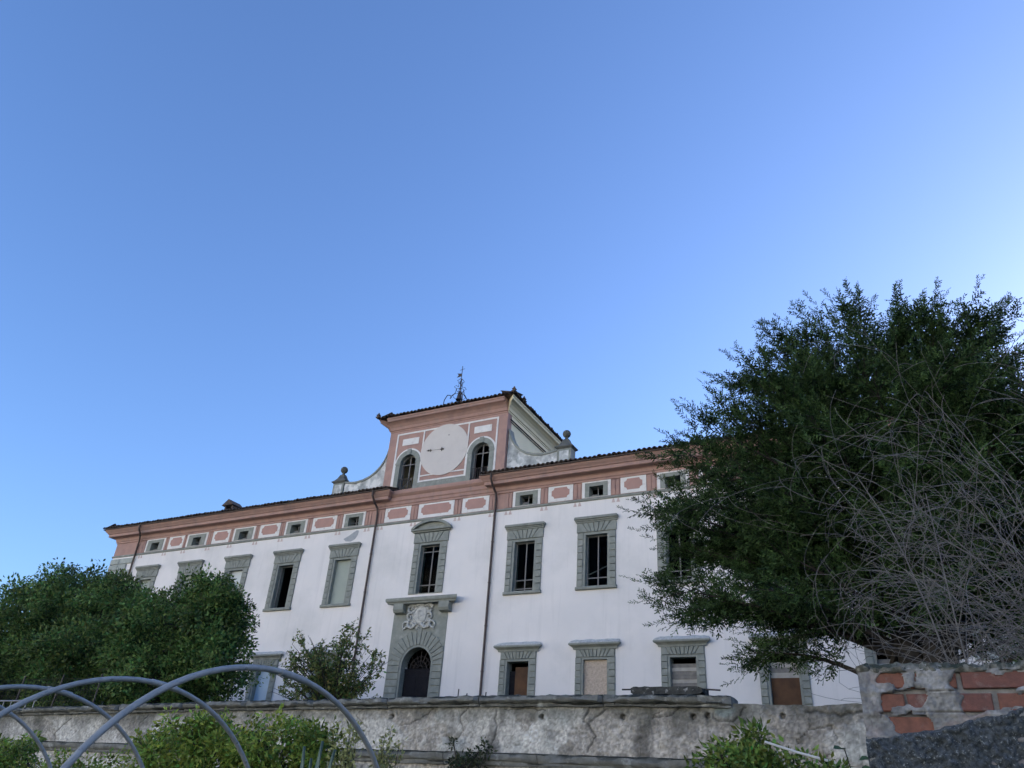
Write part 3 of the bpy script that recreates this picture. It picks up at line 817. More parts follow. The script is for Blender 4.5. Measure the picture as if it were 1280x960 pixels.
# painted bands, panels, arches, clock of the gable
def band(name, rects, y=FY - .012, material='trim', parent=villa):
    mb = MB()
    for i, (a, b, c, d) in enumerate(rects): mb.box(a, b, y - .0012 * i, FY + .012, c, d)
    return mb.build(name, material, parent)
band('painted_band', [(-23.72, -23.63, 14.82, 17.82), (-17.61, -17.52, 14.82, 17.82), (-23.63, -17.61, 17.73, 17.819), (-22.03, -21.95, 14.82, 17.73), (-19.28, -19.20, 14.82, 17.73), (-21.95, -19.28, 14.82, 14.90), (-21.95, -19.28, 15.12, 15.19)])
for a, b in ((-23.32, -22.29), (-18.90, -17.89)):
    band('painted_panel', [(a, b, 17.08, 17.46)])
band('base_band', [(-22.02, -19.16, 14.46, 14.80)], FY - .03, 'grey_stone')
for (cx, cz) in ARCH:
    mb = MB()
    ro = .76
    def seg(r0, r1, y0, y1):
        n = 20
        for i in range(n):
            t0, t1 = math.pi * i / n, math.pi * (i + 1) / n
            mb.prism([(cx - r0 * math.cos(t0), cz + r0 * math.sin(t0)), (cx - r0 * math.cos(t1), cz + r0 * math.sin(t1)), (cx - r1 * math.cos(t1), cz + r1 * math.sin(t1)), (cx - r1 * math.cos(t0), cz + r1 * math.sin(t0))], y0, y1)
        mb.box(cx - r1, cx - r0, y0, y1, 14.50, cz); mb.box(cx + r0, cx + r1, y0, y1, 14.50, cz)
    seg(AR - .002, ro, FY - .035, FY + .40)
    aw = mb.build('arched_window', 'grey_stone', villa)
    mb = MB(); seg(ro + .002, ro + .09, FY - .02, FY + .012); mb.build('arch_band', 'trim', aw)
    mb = MB()
    for s in (-1, 1): mb.box(cx + s * .63 - .15, cx + s * .63 + .15, FY - .055, FY - .034, cz - .03, cz + .07)
    mb.box(cx - .12, cx + .12, FY - .07, FY - .034, cz + AR - .02, cz + ro + .04); mb.build('impost', 'grey_stone', aw)
    mb = MB()
    y = FY + .2
    mb.box(cx - .025, cx + .025, y, y + .05, 14.56, cz + AR); mb.box(cx - AR, cx + AR, y + .002, y + .048, cz - .02, cz + .03)
    mb.tube([(cx - (AR - .03) * math.cos(t), y + .025, cz + (AR - .03) * math.sin(t)) for t in np.linspace(0, math.pi, 15)], .03, 4)
    for s in (-1, 1): mb.box(cx + s * (AR - .03) - .03, cx + s * (AR - .03) + .03, y, y + .05, 14.56, cz)
    mb.build('sash', 'bar_wood', aw)
    mb = MB()
    for k in range(9):
        x = cx - .45 + .9 * k / 8; mb.tube([(x, FY + .06, 14.55), (x, FY + .06, 15.16)], .012, 4)
    mb.tube([(cx - .5, FY + .06, 15.16), (cx + .5, FY + .06, 15.16)], .018, 4); mb.tube([(cx - .5, FY + .06, 14.62), (cx + .5, FY + .06, 14.62)], .014, 4)
    mb.build('railing', 'iron', aw)
    if cx < -20:
        mb = MB(); mb.tube([(cx - .45, FY + .3, 14.7), (cx + .4, FY + .34, 15.5)], .03, 4); mb.tube([(cx - .1, FY + .3, 14.6), (cx + .45, FY + .36, 15.0)], .025, 4); mb.build('fallen_batten', 'bar_wood', aw)
    else:
        mb = MB(); mb.box(cx + .28, cx + .5, FY + .25, FY + .27, 14.56, 15.3); mb.build('board', 'grey_plank', aw)
mb = MB()
CX, CZ, CR = -20.62, 16.47, 1.43
mb.prism([(CX + CR * math.cos(2 * math.pi * k / 64), CZ + CR * math.sin(2 * math.pi * k / 64)) for k in range(64)], FY - .03, FY + .012)
clock = mb.build('clock_face', 'clock_plaster', villa)
mb = MB()
hy = FY - .05
mb.tube([(-21.55, hy, 16.52), (-20.74, hy, 16.49)], .006, 5)
def star(x, z, r, n=4, rot=0):
    pts = []
    for k in range(n * 2):
        rr = r if k % 2 == 0 else r * .42; a = math.pi * k / n + rot; pts.append((x + rr * math.cos(a), z + rr * math.sin(a)))
    mb.prism(pts, hy - .012, hy + .012)
star(-21.42, 16.515, .09); star(-20.74, 16.49, .12); mb.prism([(-21.68, 16.525), (-21.5, 16.46), (-21.5, 16.58)], hy - .01, hy + .01)
mb.tube([(-20.66, FY - .06, 16.488), (-20.66, FY - .02, 16.488)], .05, 8)
mb.build('clock_hand', 'iron', clock)
mb = MB(); mb.tube([(-20.4, FY - .045, 17.25), (-20.4, FY - .025, 17.25)], .03, 6); mb.build('pin', 'iron', clock)

# scrolled wing walls, piers and ball finials
SCR = [(-17.0, 17.05), (-16.93, 16.75), (-16.80, 16.42), (-16.60, 16.12), (-16.32, 15.84), (-15.98, 15.62), (-15.55, 15.48), (-15.1, 15.42), (-14.7, 15.45), (-14.32, 15.52)]
for s in (1, -1):
    P = [((x if s > 0 else 2 * XC - .02 - x), z) for x, z in SCR]
    base = 14.35
    mb = MB()
    for a, b in zip(P, P[1:]):
        q = [(a[0], base), (b[0], base), b, a]
        if s < 0: q = q[::-1]
        mb.prism(q, FY + .22, FY + .62)
    sw = mb.build('scroll_wall', 'old_plaster', villa)
    mb = MB()
    mb.loft([[(x, FY + .17, z - .02), (x, FY + .67, z - .02), (x + s * .03, FY + .67, z + .09), (x + s * .03, FY + .17, z + .09)] for x, z in P]); mb.build('coping', 'grey_stone', sw)
    px = -13.93 if s > 0 else -27.42
    mb = MB(); mb.box(px - .36, px + .36, FY + .18, FY + .70, 14.3, 15.56)
    pier = mb.build('pier', 'grey_stone', villa)
    mb = MB(); mb.box(px - .24, px + .24, FY + .165, FY + .181, 14.85, 15.46, .01); mb.build('pier_panel', 'old_plaster', pier)
    mb = MB(); mb.square_lathe([(.36, 15.562), (.40, 15.60), (.46, 15.64), (.47, 15.68), (.40, 15.72), (.30, 15.82), (.22, 15.93), (.17, 16.06), (.13, 16.14), (.06, 16.17)], (px, FY + .44, 0), 1, .75)
    mb.build('pier_cap', 'dark_stone', pier)
    mb = MB(); mb.lathe([(.07, 16.17), (.09, 16.19), (.06, 16.22), (.06, 16.25)] + [(max(.02, .2 * math.cos(t)), 16.44 + .2 * math.sin(t)) for t in np.linspace(-1.25, 1.5, 12)], (px, FY + .44, 0), 18)
    mb.build('ball_finial', 'dark_stone', pier, True)

# wrought-iron bell cage with vane and cross
bx, by, bz = -20.62, 30.85, 19.0
mb = MB()
for k in range(4):
    a = math.pi / 4 + k * math.pi / 2; ca, sa = math.cos(a), math.sin(a)
    def P(r, z): return (bx + r * ca, by + r * sa, bz + z)
    mb.tube([P(.85, .1), P(.80, .62), P(.66, .95), P(.5, .98), P(.44, .86), P(.5, .78), P(.42, .98), P(.26, 1.15), P(.2, 1.45)], .026, 5)
    mb.tube([P(.45, .2), P(.52, .5), P(.36, .62), P(.3, .5)], .018, 4)
    mb.tube([P(.2, 1.45), P(.34, 1.55), P(.24, 1.66), P(.12, 1.6), P(.1, 1.9), P(.2, 1.98), P(.04, 2.15)], .018, 4)
for r, z in ((.22, 1.42), (.36, 1.02), (.12, 1.88)):
    mb.tube([(bx + r * math.cos(t), by + r * math.sin(t), bz + z) for t in np.linspace(0, 2 * math.pi, 13)], .016, 4)
cage = mb.build('bell_cage', 'iron', villa)
mb = MB(); mb.lathe([(.02, 1.36), (.06, 1.34), (.10, 1.25), (.12, 1.05), (.15, .9), (.19, .80), (.17, .80), (.02, .85)], (bx, by, bz), 16); mb.build('bell', 'iron', cage, True)
mb = MB(); mb.tube([(bx, by, bz + 1.4), (bx, by, bz + 2.95)], .02, 5); mb.tube([(bx - .14, by, bz + 2.72), (bx + .16, by, bz + 2.76)], .016, 4); mb.build('cross', 'iron', cage)
mb = MB(); mb.prism([(bx - .30, bz + 2.28), (bx - .02, bz + 2.30), (bx - .02, bz + 2.48), (bx - .30, bz + 2.54), (bx - .2, bz + 2.41)], by - .008, by + .008); mb.build('weather_vane', 'iron', cage)

# downpipes
for x, jog in ((-24.2, 0), (-17.27, 0), (-42.28, .5)):
    y0 = FY - .72
    pts = [(x + jog, y0, 14.40), (x + jog, y0, 14.12), (x + jog * .9, FY - .5, 13.86), (x + jog * .2, FY - .16, 13.62), (x, FY - .09, 13.35), (x, FY - .09, VG + .1)]
    mb = MB(); mb.tube(pts, .055, 8); dp = mb.build('downpipe', 'pipe_metal', villa, True)
    mb = MB()
    for z in np.arange(3.6, 13, 1.9): mb.tube([(x, FY - .09, z), (x, FY - .09, z + .05)], .068, 8)
    mb.build('pipe_bracket', 'pipe_metal', dp)
# ================================================================== GARDEN (retaining) WALL, face at y = 12
WY = 12.0
gw = empty('garden_wall', (-8, WY, -1), 'crumbling plastered retaining wall with stone coping below the villa', 'wall')
_cx = [-40, -19.5, -13.5, -10.4, -8.55, -6.2, -4.1, -2.74, 10]; _cz = [1.42, 1.60, 1.72, 1.77, 1.80, 1.83, 1.83, 1.81, 1.81]
def crest(x): return np.interp(x, _cx, _cz)
END = -2.74
xs = np.concatenate([np.linspace(-34, -23, 120), np.arange(-22.98, 3.0, .019)])
vv = np.concatenate([[-1.4, -.6], np.linspace(.1, 1, 92)])
X, Vv = np.meshgrid(xs, vv, indexing='ij')
topz = np.where(X < END, crest(X) - .155, 1.70 + .06 * (fbm(X * 2.2, X * 0 + 3, 5) - .5) + .03 * (vnoise(X * 9, X * 0, 3) - .5))
Zz = np.where(Vv < 0, Vv, .1 + (topz - .1) * np.clip((Vv - .1) / .9, 0, 1))
# relief
big = fbm(X * .5, Zz * .9, 11, 4)
lost = sstep(.53, .56, fbm(X * .9 + 4, Zz * 1.6, 21, 5))           # plaster fallen away
lost = np.maximum(lost, sstep(END - .1, END + .15, X) * sstep(.40, .46, fbm(X * 1.4, Zz * 1.8, 31, 5)))
fine = fbm(X * 9, Zz * 9, 41, 4) - .5
grit = fbm(X * 26, Zz * 26, 51, 2) - .5
pit = sstep(.60, .74, fbm(X * 17, Zz * 17, 55, 3))
disp = .03 * (big - .5) - .014 * lost + fine * (.011 + .026 * lost) + grit * (.007 + .018 * lost) - .006 * pit
# cracks: random walks
crk = np.zeros_like(X)
def crack(pts, wid, jit=.05):
    global crk
    P = []
    r2 = np.random.default_rng(int(abs(pts[0][0]) * 1000))
    for (a, b) in zip(pts, pts[1:]):
        n = max(2, int(math.hypot(b[0] - a[0], b[1] - a[1]) / .06))
        for i in range(n):
            t = i / n; P.append((a[0] + (b[0] - a[0]) * t + r2.normal() * jit * .5, a[1] + (b[1] - a[1]) * t + r2.normal() * jit * .4))
    P.append(pts[-1]); P = np.array(P)
    x0, x1 = P[:, 0].min() - .1, P[:, 0].max() + .1
    sel = (X > x0) & (X < x1)
    xx, zz = X[sel], Zz[sel]; d = np.full(xx.shape, 9.)
    for a, b in zip(P, P[1:]):
        ab = b - a; L = ab @ ab + 1e-9
        t = np.clip(((xx - a[0]) * ab[0] + (zz - a[1]) * ab[1]) / L, 0, 1)
        d = np.minimum(d, np.hypot(xx - a[0] - t * ab[0], zz - a[1] - t * ab[1]))
    crk[sel] = np.maximum(crk[sel], 1 - sstep(wid * .5, wid * 1.6, d))
crack([(-7.15, 1.66), (-7.3, 1.5), (-7.2, 1.3), (-7.45, 1.05)], 0.0101, .028)
crack([(-7.85, 1.62), (-8.1, 1.45), (-8.5, 1.35)], 0.0079, .028)
crack([(-4.95, 1.66), (-5.05, 1.45), (-4.85, 1.25), (-4.98, 1.02)], 0.0144, .028)
crack([(-4.7, 1.62), (-4.95, 1.45)], 0.0144, .028)
crack([(-6.45, 1.6), (-6.05, 1.65), (-5.7, 1.6)], 0.0086, .028)
crack([(-3.8, 1.62), (-3.95, 1.5), (-3.65, 1.55), (-3.5, 1.66)], 0.0094, .028)
crack([(-3.05, 1.56), (-2.95, 1.47), (-2.75, 1.47), (-2.66, 1.58), (-2.55, 1.66)], 0.0101, .028)
crack([(-1.75, 1.62), (-1.5, 1.6), (-1.3, 1.56), (-1.0, 1.62)], 0.0158, .028)
crack([(-1.95, 1.2), (-1.72, 1.4), (-1.42, 1.42), (-1.36, 1.15), (-1.6, 1.05)], 0.0065, .028)
crack([(-10.7, 1.6), (-10.9, 1.4), (-10.8, 1.2)], 0.0115, .028)
crack([(-12.5, 1.6), (-12.6, 1.35), (-12.9, 1.2)], 0.0101, .028)
crack([(-14.9, 1.5), (-15.1, 1.3), (-15.0, 1.0)], 0.0101, .028)
crack([(-17.4, 1.4), (-17.8, 1.1), (-17.7, .8)], 0.0144, .028)
crack([(-6.62, 1.6), (-6.58, 1.3), (-6.7, .95)], 0.0115, .028)
crack([(-9.3, 1.64), (-9.45, 1.5), (-9.2, 1.3), (-9.5, 1.0)], 0.0072, .028)
disp -= crk * .022
hole = np.zeros_like(X)
for hx, hz in ((-8.69, 1.50), (-5.77, 1.51), (-4.41, 1.52), (-3.32, 1.53), (-3.11, 1.545), (-2.06, 1.55), (-11.6, 1.45), (-15.8, 1.35)):
    hole = np.maximum(hole, 1 - sstep(.030, .042, np.hypot(X - hx, Zz - hz)))
disp -= hole * .16
# albedo: lime plaster, exposed rubble mortar, black crust and rain streaks, a scrap of blue paint
C = np.empty(X.shape + (3,))
pl = fbm(X * 1.3, Zz * 1.6, 61, 5)[..., None]
C[:] = np.array((.66, .66, .64)) * (.74 + .5 * pl)
rub = np.array((.47, .455, .43)) * (.6 + .8 * fbm(X * 6, Zz * 6, 71, 4)[..., None])
C = C * (1 - lost[..., None]) + rub * lost[..., None]
strk = sstep(.5, .68, fbm(X * 3.2, Zz * .45, 81, 5)) * .8
left = sstep(-10.5, -14, X)
strk = np.maximum(strk * .75, left * sstep(.38, .6, fbm(X * 2.4 + Zz * .9, Zz * .5, 85, 5)) * .95)
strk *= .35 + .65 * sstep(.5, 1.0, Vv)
C = C * (1 - strk[..., None] * .66) + np.array((.12, .125, .125)) * strk[..., None] * .66
jb = np.zeros_like(X)
for jx in (-6.6, -9.35, -12.1, -4.05, -2.7): jb = np.maximum(jb, (1 - sstep(.03, .2, np.abs(X - jx + .06 * np.sin(Zz * 7)))) * sstep(.35, .6, fbm(X * 5, Zz * 3, 91, 3)))
C = C * (1 - .55 * jb[..., None])
bp = (1 - sstep(.10, .15, np.hypot((X + 2.86) / 1.25, (Zz - 1.62) / .75) + .05 * (fbm(X * 12, Zz * 12, 95, 3) - .5)))[..., None]
C = C * (1 - bp) + np.array((.42, .52, .55)) * bp
bl = (sstep(.52, .7, fbm(X * 1.8, Zz * 2.2, 97, 4)) * sstep(-9.5, -8, X) * (1 - lost) * .5)[..., None]
C = C * (1 - bl) + np.array((.50, .55, .56)) * bl
C = C * (.82 + .36 * fbm(X * 13, Zz * 13, 57, 4))[..., None] * (.60 + .80 * vnoise(X * 46, Zz * 46, 58))[..., None]
C = C * (1 - .25 * pit[..., None])
bk = sstep(.56, .70, fbm(X * 3.1, Zz * 3.6, 59, 5))[..., None] * .38
C = C * (1 - bk) + np.array((.13, .13, .125)) * bk
C = C * np.array((1.05, 1.0, .925))
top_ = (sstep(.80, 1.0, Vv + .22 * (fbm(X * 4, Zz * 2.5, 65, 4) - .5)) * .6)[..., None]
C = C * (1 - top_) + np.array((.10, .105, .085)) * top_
C = C * (1 - .55 * crk[..., None]); C = C * (1 - .6 * hole[..., None])
bare = sstep(END - .05, END + .1, X)[..., None]
C = C * (1 - .16 * bare)
base = sstep(.16, .0, np.abs(Zz - .80))[..., None]
V = np.stack([X, WY - disp, Zz], -1).reshape(-1, 3)
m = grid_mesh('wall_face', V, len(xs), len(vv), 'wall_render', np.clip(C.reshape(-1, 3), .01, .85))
place('wall_face', m, gw)
mb = MB()
cs = [x for x in np.linspace(-34, 3, 75)]
mb.loft([[(x, WY + .12, -1.5), (x, WY + .12, float(crest(x)) - .17 if x < END else 1.68), (x, WY + .5, float(crest(x)) - .17 if x < END else 1.68), (x, WY + .5, -1.5)] for x in cs])
mb.build('wall_core', 'mortar', gw)
# rubble along the broken top
for i in range(40):
    x = random.uniform(END + .1, 2.6); r = random.uniform(.02, .045)
    mb = MB(); mb.lathe([(r * .8, -.03), (r, -.01), (r * .8, r * .35), (r * .5, r * .4)], (0, 0, 0), 5)
    mb.v = [(v[0] * random.uniform(.8, 1.3), v[1] * random.uniform(.8, 1.2), v[2]) for v in mb.v]
    o = place('stone', mb.mesh('stone', 'quoin_stone'), gw, (x, WY + random.uniform(.02, .3), 1.685 + random.uniform(-.02, .01)), (random.uniform(-.3, .3), random.uniform(-.3, .3), random.uniform(0, 6)))
# coping stones
CP = [(0, -.165), (.055, -.165), (.075, -.14), (.06, -.122), (.115, -.112), (.15, -.085), (.155, -.05), (.13, -.02), (.06, .0), (-.2, .005), (-.42, -.01), (-.42, -.165)]
x = -34.0
while x < END - .2:
    L = random.uniform(1.35, 2.3); e = min(x + L, END)
    if END - e < .7: e = END
    n = max(6, int((e - x) / .055)); us = np.linspace(x + .008, e - .008, n)
    tilt = random.uniform(-.008, .008); out = random.uniform(-.012, .012)
    rings = []
    for u in us:
        d = 1 - .5 * sstep(.05, .0, min(u - x, e - u))
        if e == END: d *= 1 - .55 * sstep(END - .28, END, u)
        rr = []
        for k, (o, z) in enumerate(CP):
            nz = .030 * (float(vnoise(u * 7, k * .9, 7)) - .5) + .018 * (float(vnoise(u * 22, k * 2.1, 8)) - .5)
            chip = -.05 * float(sstep(.66, .8, vnoise(u * 2.6, k * .35, 9))) if 3 <= k <= 7 else 0
            rr.append((u, WY - (o * (d if o > 0 else 1) + nz + chip + out), float(crest(u)) + z + nz * .7 + tilt))
        rings.append(rr)
    mb = MB(); mb.loft(rings); mb.build('coping_stone', 'coping', gw, True)
    x = e
# lower moulding
MPR = [(-.02, .78), (.03, .78), (.05, .81), (.045, .84), (.085, .86), (.10, .90), (.085, .945), (.02, .97), (-.02, .975)]
x = -30.0
while x < -2.6:
    L = random.uniform(1.6, 2.8); e = min(x + L, -2.5)
    us = np.linspace(x + .006, e - .006, max(5, int((e - x) / .07)))
    mb = MB(); rings = []
    dz = -.05 * float(sstep(-8, -20, x)) + random.uniform(-.006, .006)
    gap = random.random() < .12
    for u in us:
        rr = []
        for k, (o, z) in enumerate(MPR):
            nz = .026 * (float(vnoise(u * 6, k * .8, 17)) - .5) - .03 * float(sstep(.62, .75, vnoise(u * 2.2, k * .3, 19))) * (o > .04)
            rr.append((u, WY - o - nz, z + dz + nz * .5))
        rings.append(rr)
    mb.loft(rings); mb.build('moulding_stone', 'coping', gw, True)
    x = e
# iron stubs on the coping
for sx, h in ((-7.38, .13), (-7.21, .055), (-6.84, .07)):
    mb = MB(); z = float(crest(sx)); mb.tube([(sx, WY + .03, z - .05), (sx + .005, WY + .03, z + h)], .011, 5); mb.build('iron_stub', 'iron', gw)

# loose slab with an iron bar, lying on the coping
sl = empty('stone_slab', (-3.72, 12.2, 1.83), 'rough grey stone slab lying flat on the coping', 'stone')
mb = MB(); us = np.linspace(-4.28, -3.17, 26); rings = []
for u in us:
    d = sstep(0, .06, min(u + 4.28, -3.17 - u)) * .5 + .5
    rings.append([(u, WY + .02 + .02 * (float(vnoise(u * 9, k, 3)) - .5), 1.90 + dz * d + .016 * (float(vnoise(u * 12, k * 1.7, 5)) - .5)) for k, dz in enumerate((-.06, .0, .052))] + [(u, WY + .40, 1.952), (u, WY + .40, 1.84)])
mb.loft(rings); mb.build('slab', 'black_crust', sl, True)
mb = MB(); mb.tube([(-4.45, WY + .10, 1.925), (-4.2, WY + .13, 1.93)], .012, 6); mb.tube([(-3.25, WY + .13, 1.93), (-2.92, WY + .1, 1.905)], .012, 6); mb.build('iron_bar', 'iron', sl)

# ================================================================== BRICK WALL close on the right, face at y = 3
BY = 3.0
bw = empty('brick_wall', (.5, BY, -1.55), 'close old brick wall with flaking plaster and dark roughcast base', 'wall')
BX0, BX1 = -.245, 3.2
mb = MB(); mb.box(BX0, BX1, BY, BY + .26, -1.7, .527); mb.build('wall_core', 'mortar', bw)
_bk = []
for v in range(4):
    mb = MB(); mb.box(-.121, .121, -.014, .06, 0, .054, .004)
    r3 = random.Random(v)
    mb.v = [(a + r3.uniform(-.003, .003), b + r3.uniform(-.002, .002), c + r3.uniform(-.002, .002)) for a, b, c in mb.v]
    _bk.append(mb.mesh('brick', 'brick' if v % 2 else 'brick_orange'))
mb = MB(); mb.box(-.058, .058, -.014, .06, 0, .054, .004); _half = mb.mesh('brick', 'brick_orange')
course = [(.470, -.205), (.400, -.115), (.331, -.215), (.262, -.10), (.193, -.21)]
for ci, (z, x0) in enumerate(course):
    x = x0 + .125; k = 0
    if x0 > -.15:
        place('brick', _half, bw, (x0 - .064, BY - .001, z + .0008))
    while x - .121 < BX1 - .05:
        if x - .121 > BX0 + .01:
            place('brick', _bk[(ci * 3 + k * 5) % 4], bw, (x, BY - random.uniform(0, .003), z + .0008), (0, random.uniform(-.006, .006), random.uniform(-.006, .006)))
        x += .256; k += 1
# flaking plaster: a sheet with holes where the bricks show
xs = np.arange(BX0 - .006, 1.6, .0042); zs2 = np.arange(.16, .532, .0042)
X, Z = np.meshgrid(xs, zs2, indexing='ij')
joint = np.minimum.reduce([np.abs(Z - z) for z in (.4635, .3935, .3245, .255)])
n1 = fbm(X * 11, Z * 15, 101, 4); n2 = fbm(X * 60, Z * 60, 105, 3)
e = n1 - .5 + .12 * (n2 - .5)
exposed = np.zeros_like(X)
def win_(x0, x1, z0, z1, s=.16):
    d = np.minimum.reduce([X - x0, x1 - X, Z - z0, z1 - Z])
    return sstep(-.004, .006, d + s * e)
for a in ((.065, .148, .470, .526), (.168, .46, .468, .528), (-.185, -.055, .400, .455), (.055, .52, .400, .455), (-.175, -.045, .331, .386), (-.20, -.13, .478, .515), (-.205, -.18, .34, .375), (.62, .85, .47, .524), (.7, 1.5, .40, .454), (1.0, 1.3, .47, .524)):
    exposed = np.maximum(exposed, win_(*a, .13))
crk2 = np.zeros_like(X)
for pts in (((-.218, .54), (-.213, .45), (-.216, .42)), ((.150, .53), (.149, .47)), ((-.218, .45), (-.18, .446), (-.09, .457), (.06, .468), (.15, .465)), ((-.21, .395), (-.10, .397), (.05, .40)), ((-.075, .52), (-.083, .47))):
    for a, b in zip(pts, pts[1:]):
        a = np.array(a); b = np.array(b); ab = b - a
        t = np.clip(((X - a[0]) * ab[0] + (Z - a[1]) * ab[1]) / (ab @ ab), 0, 1)
        d = np.hypot(X - a[0] - t * ab[0] + .010 * (n2 - .5), Z - a[1] - t * ab[1] + .014 * (n1 - .5))
        crk2 = np.maximum(crk2, (1 - sstep(.0010, .0034, d)) * sstep(.40, .50, fbm(X * 18, Z * 18, 117, 2)))
thick = .022 + .016 * (n1 - .5) + .014 * (n2 - .5) + .006 * (1 - sstep(.0, .016, joint))
Y = BY - thick * (1 - .8 * exposed) + crk2 * .012
keep = (exposed[:-1, :-1] < .6)
C = np.array((.38, .375, .36)) * (.35 + 1.1 * fbm(X * 16, Z * 16, 111, 5))[..., None] * (.7 + .6 * vnoise(X * 170, Z * 170, 113))[..., None]
pk = sstep(.5, .62, fbm(X * 7, Z * 9, 121, 4))[..., None]
C = C * (1 - .5 * pk) + np.array((.40, .31, .28)) * .5 * pk
dk = sstep(.46, .64, fbm(X * 10, Z * 12, 131, 5))[..., None]
C = C * (1 - .6 * dk) + np.array((.16, .16, .165)) * .6 * dk
C = C * (1 - .65 * crk2[..., None])
place('plaster', grid_mesh('plaster', np.stack([X, Y, Z], -1).reshape(-1, 3), len(xs), len(zs2), 'mortar_plaster', np.clip(C.reshape(-1, 3), .02, .8), keep), bw)
# capping blocks
x = BX0 - .012
for L in (.045, .355, .30, .33, .31, .34, .3, .33, .32, .35, .3, .33):
    n = max(6, int(L / .006)); us = np.linspace(x + .002, x + L - .002, n)
    rings = []
    dzc = random.uniform(-.004, .006)
    for u in us:
        ed = float(sstep(0, .02, min(u - x, x + L - u)))
        rr = []
        for k, (o, z) in enumerate(((.016, .520), (.024, .524), (.027, .534), (.020, .545), (0, .551), (-.12, .556), (-.285, .55), (-.285, .52))):
            nz = .018 * (float(vnoise(u * 75, k * 1.7, 27)) - .5) + .016 * (float(vnoise(u * 22, k * .8, 28)) - .5)
            rr.append((u, BY - o * (.55 + .45 * ed) - nz, z + dzc + (nz * .6 - (1 - ed) * .004 if k > 1 else nz * .4)))
        rings.append(rr)
    mb = MB(); mb.loft(rings); mb.build('capping_block', 'cap_crust', bw, True)
    x += L
# roughcast coat with an uneven slanting upper edge
xs = np.arange(BX0 - .01, 1.7, .0048); tv = np.concatenate([np.linspace(0, .72, 30)[:-1], np.linspace(.72, 1, 110)])
X, T = np.meshgrid(xs, tv, indexing='ij')
edge = np.interp(X, [-.26, -.21, -.05, .02, .09, .15, .21, .5, 1.0, 1.7], [.322, .33, .352, .372, .392, .398, .425, .47, .42, .46]) + .012 * (fbm(X * 14, X * 0, 141, 3) - .5)
Z = -1.6 + (edge + 1.6) * T
g1 = fbm(X * 48, Z * 48, 151, 3) - .5; g2 = vnoise(X * 120, Z * 120, 161) - .5; g0 = fbm(X * 6, Z * 6, 171, 3) - .5
Y = BY - (.036 + .020 * g0 + .030 * g1 + .018 * g2) * (1 - .75 * sstep(.992, 1.0, T))
place('roughcast', grid_mesh('roughcast', np.stack([X, Y, Z], -1).reshape(-1, 3), len(xs), len(tv), 'roughcast', None, None, True), bw)

# ================================================================== HOOPS of a plastic tunnel, without its sheet
HOOPS = [((-3.52, 3.68), 'nearest and tallest grey tunnel hoop, its leg ending right of the others'), ((-4.93, 3.92), 'second grey tunnel hoop, crossing behind the nearest one'), ((-6.40, 4.13), 'third grey tunnel hoop, thinner and further left'), ((-7.85, 4.22), 'farthest grey tunnel hoop, only its right side in the left corner')]
HTH, HR, HH, HZ = 1.53, 1.38, 1.30, .70
for (cx, cy), lab in HOOPS:
    pts = []
    dx, dy = math.cos(HTH), math.sin(HTH)
    zsp = HZ - HH
    g0 = -1.5
    pts += [(cx + dx * HR, cy + dy * HR, z) for z in (g0, -1.1, zsp - .2)]
    for t in np.linspace(0, math.pi, 41):
        c, s = math.cos(t), math.sin(t); pts.append((cx + dx * HR * c, cy + dy * HR * c, zsp + HH * abs(s) ** .98))
    pts += [(cx - dx * HR, cy - dy * HR, z) for z in (zsp - .2, -1.1, g0)]
    mb = MB(); mb.tube([(q[0] + .005 * math.sin(3.1 * k_ * .1 + cx), q[1] + .006 * math.cos(2.3 * k_ * .1 + cx), q[2] + .003 * math.sin(k_ * .2 + cx)) for k_, q in enumerate(pts)], .0172, 12)
    me = mb.mesh('tunnel_hoop', 'galvanised', True)
    root = empty('tunnel_hoop', (cx, cy, -1.5), lab, 'hoop', 'hoops of the bare garden tunnel')
    place('pipe', me, root)
    mb = MB(); i = 21
    mb.tube([pts[i], pts[i + 1], pts[i + 2]], .0205, 12); mb.build('joint_sleeve', 'galvanised', root, True)

# ================================================================== FOLIAGE
def rot_to(dirs, roll=None):
    """(N,3) unit directions -> (N,3,3) frames with columns (dir, side, up)"""
    d = dirs / np.linalg.norm(dirs, axis=1, keepdims=True)
    up = np.tile(np.array([0, 0, 1.]), (len(d), 1)); up[np.abs(d[:, 2]) > .95] = (1, 0, 0)
    s = np.cross(up, d); s /= np.linalg.norm(s, axis=1, keepdims=True)
    u = np.cross(d, s)
    if roll is not None:
        c, n = np.cos(roll)[:, None], np.sin(roll)[:, None]
        s, u = s * c + u * n, u * c - s * n
    return np.stack([d, s, u], 2)
def leaf_quads(base, dirs, normals, length, width, bend=.0):
    """(N,4,3): base, side, tip, side"""
    d = dirs / np.linalg.norm(dirs, axis=1, keepdims=True)
    s = np.cross(normals, d); s /= (np.linalg.norm(s, axis=1, keepdims=True) + 1e-9)
    n = np.cross(d, s)
    L = np.asarray(length).reshape(-1, 1); W = np.asarray(width).reshape(-1, 1)
    mid = base + d * L * .45
    return np.stack([base, mid + s * W * .5 + n * W * bend, base + d * L, mid - s * W * .5 + n * W * bend], 1)
def spread(template, pos, frames, scale):
    """instances of a quad template -> (N*K,4,3)"""
    Q = np.einsum('nij,kvj->nkvi', frames, template) * scale[:, None, None, None] + pos[:, None, None, :]
    return Q.reshape(-1, 4, 3)
def leaf_object(name, quads, cols, material, parent, label=None):
    n = len(quads)
    V = quads.reshape(-1, 3); F = np.arange(n * 4).reshape(n, 4)
    return place(name, raw_mesh(name, V, F, material, np.repeat(cols, 4, 0)), parent)
def unit(n, g=rng):
    v = g.normal(size=(n, 3)); return v / np.linalg.norm(v, axis=1, keepdims=True)
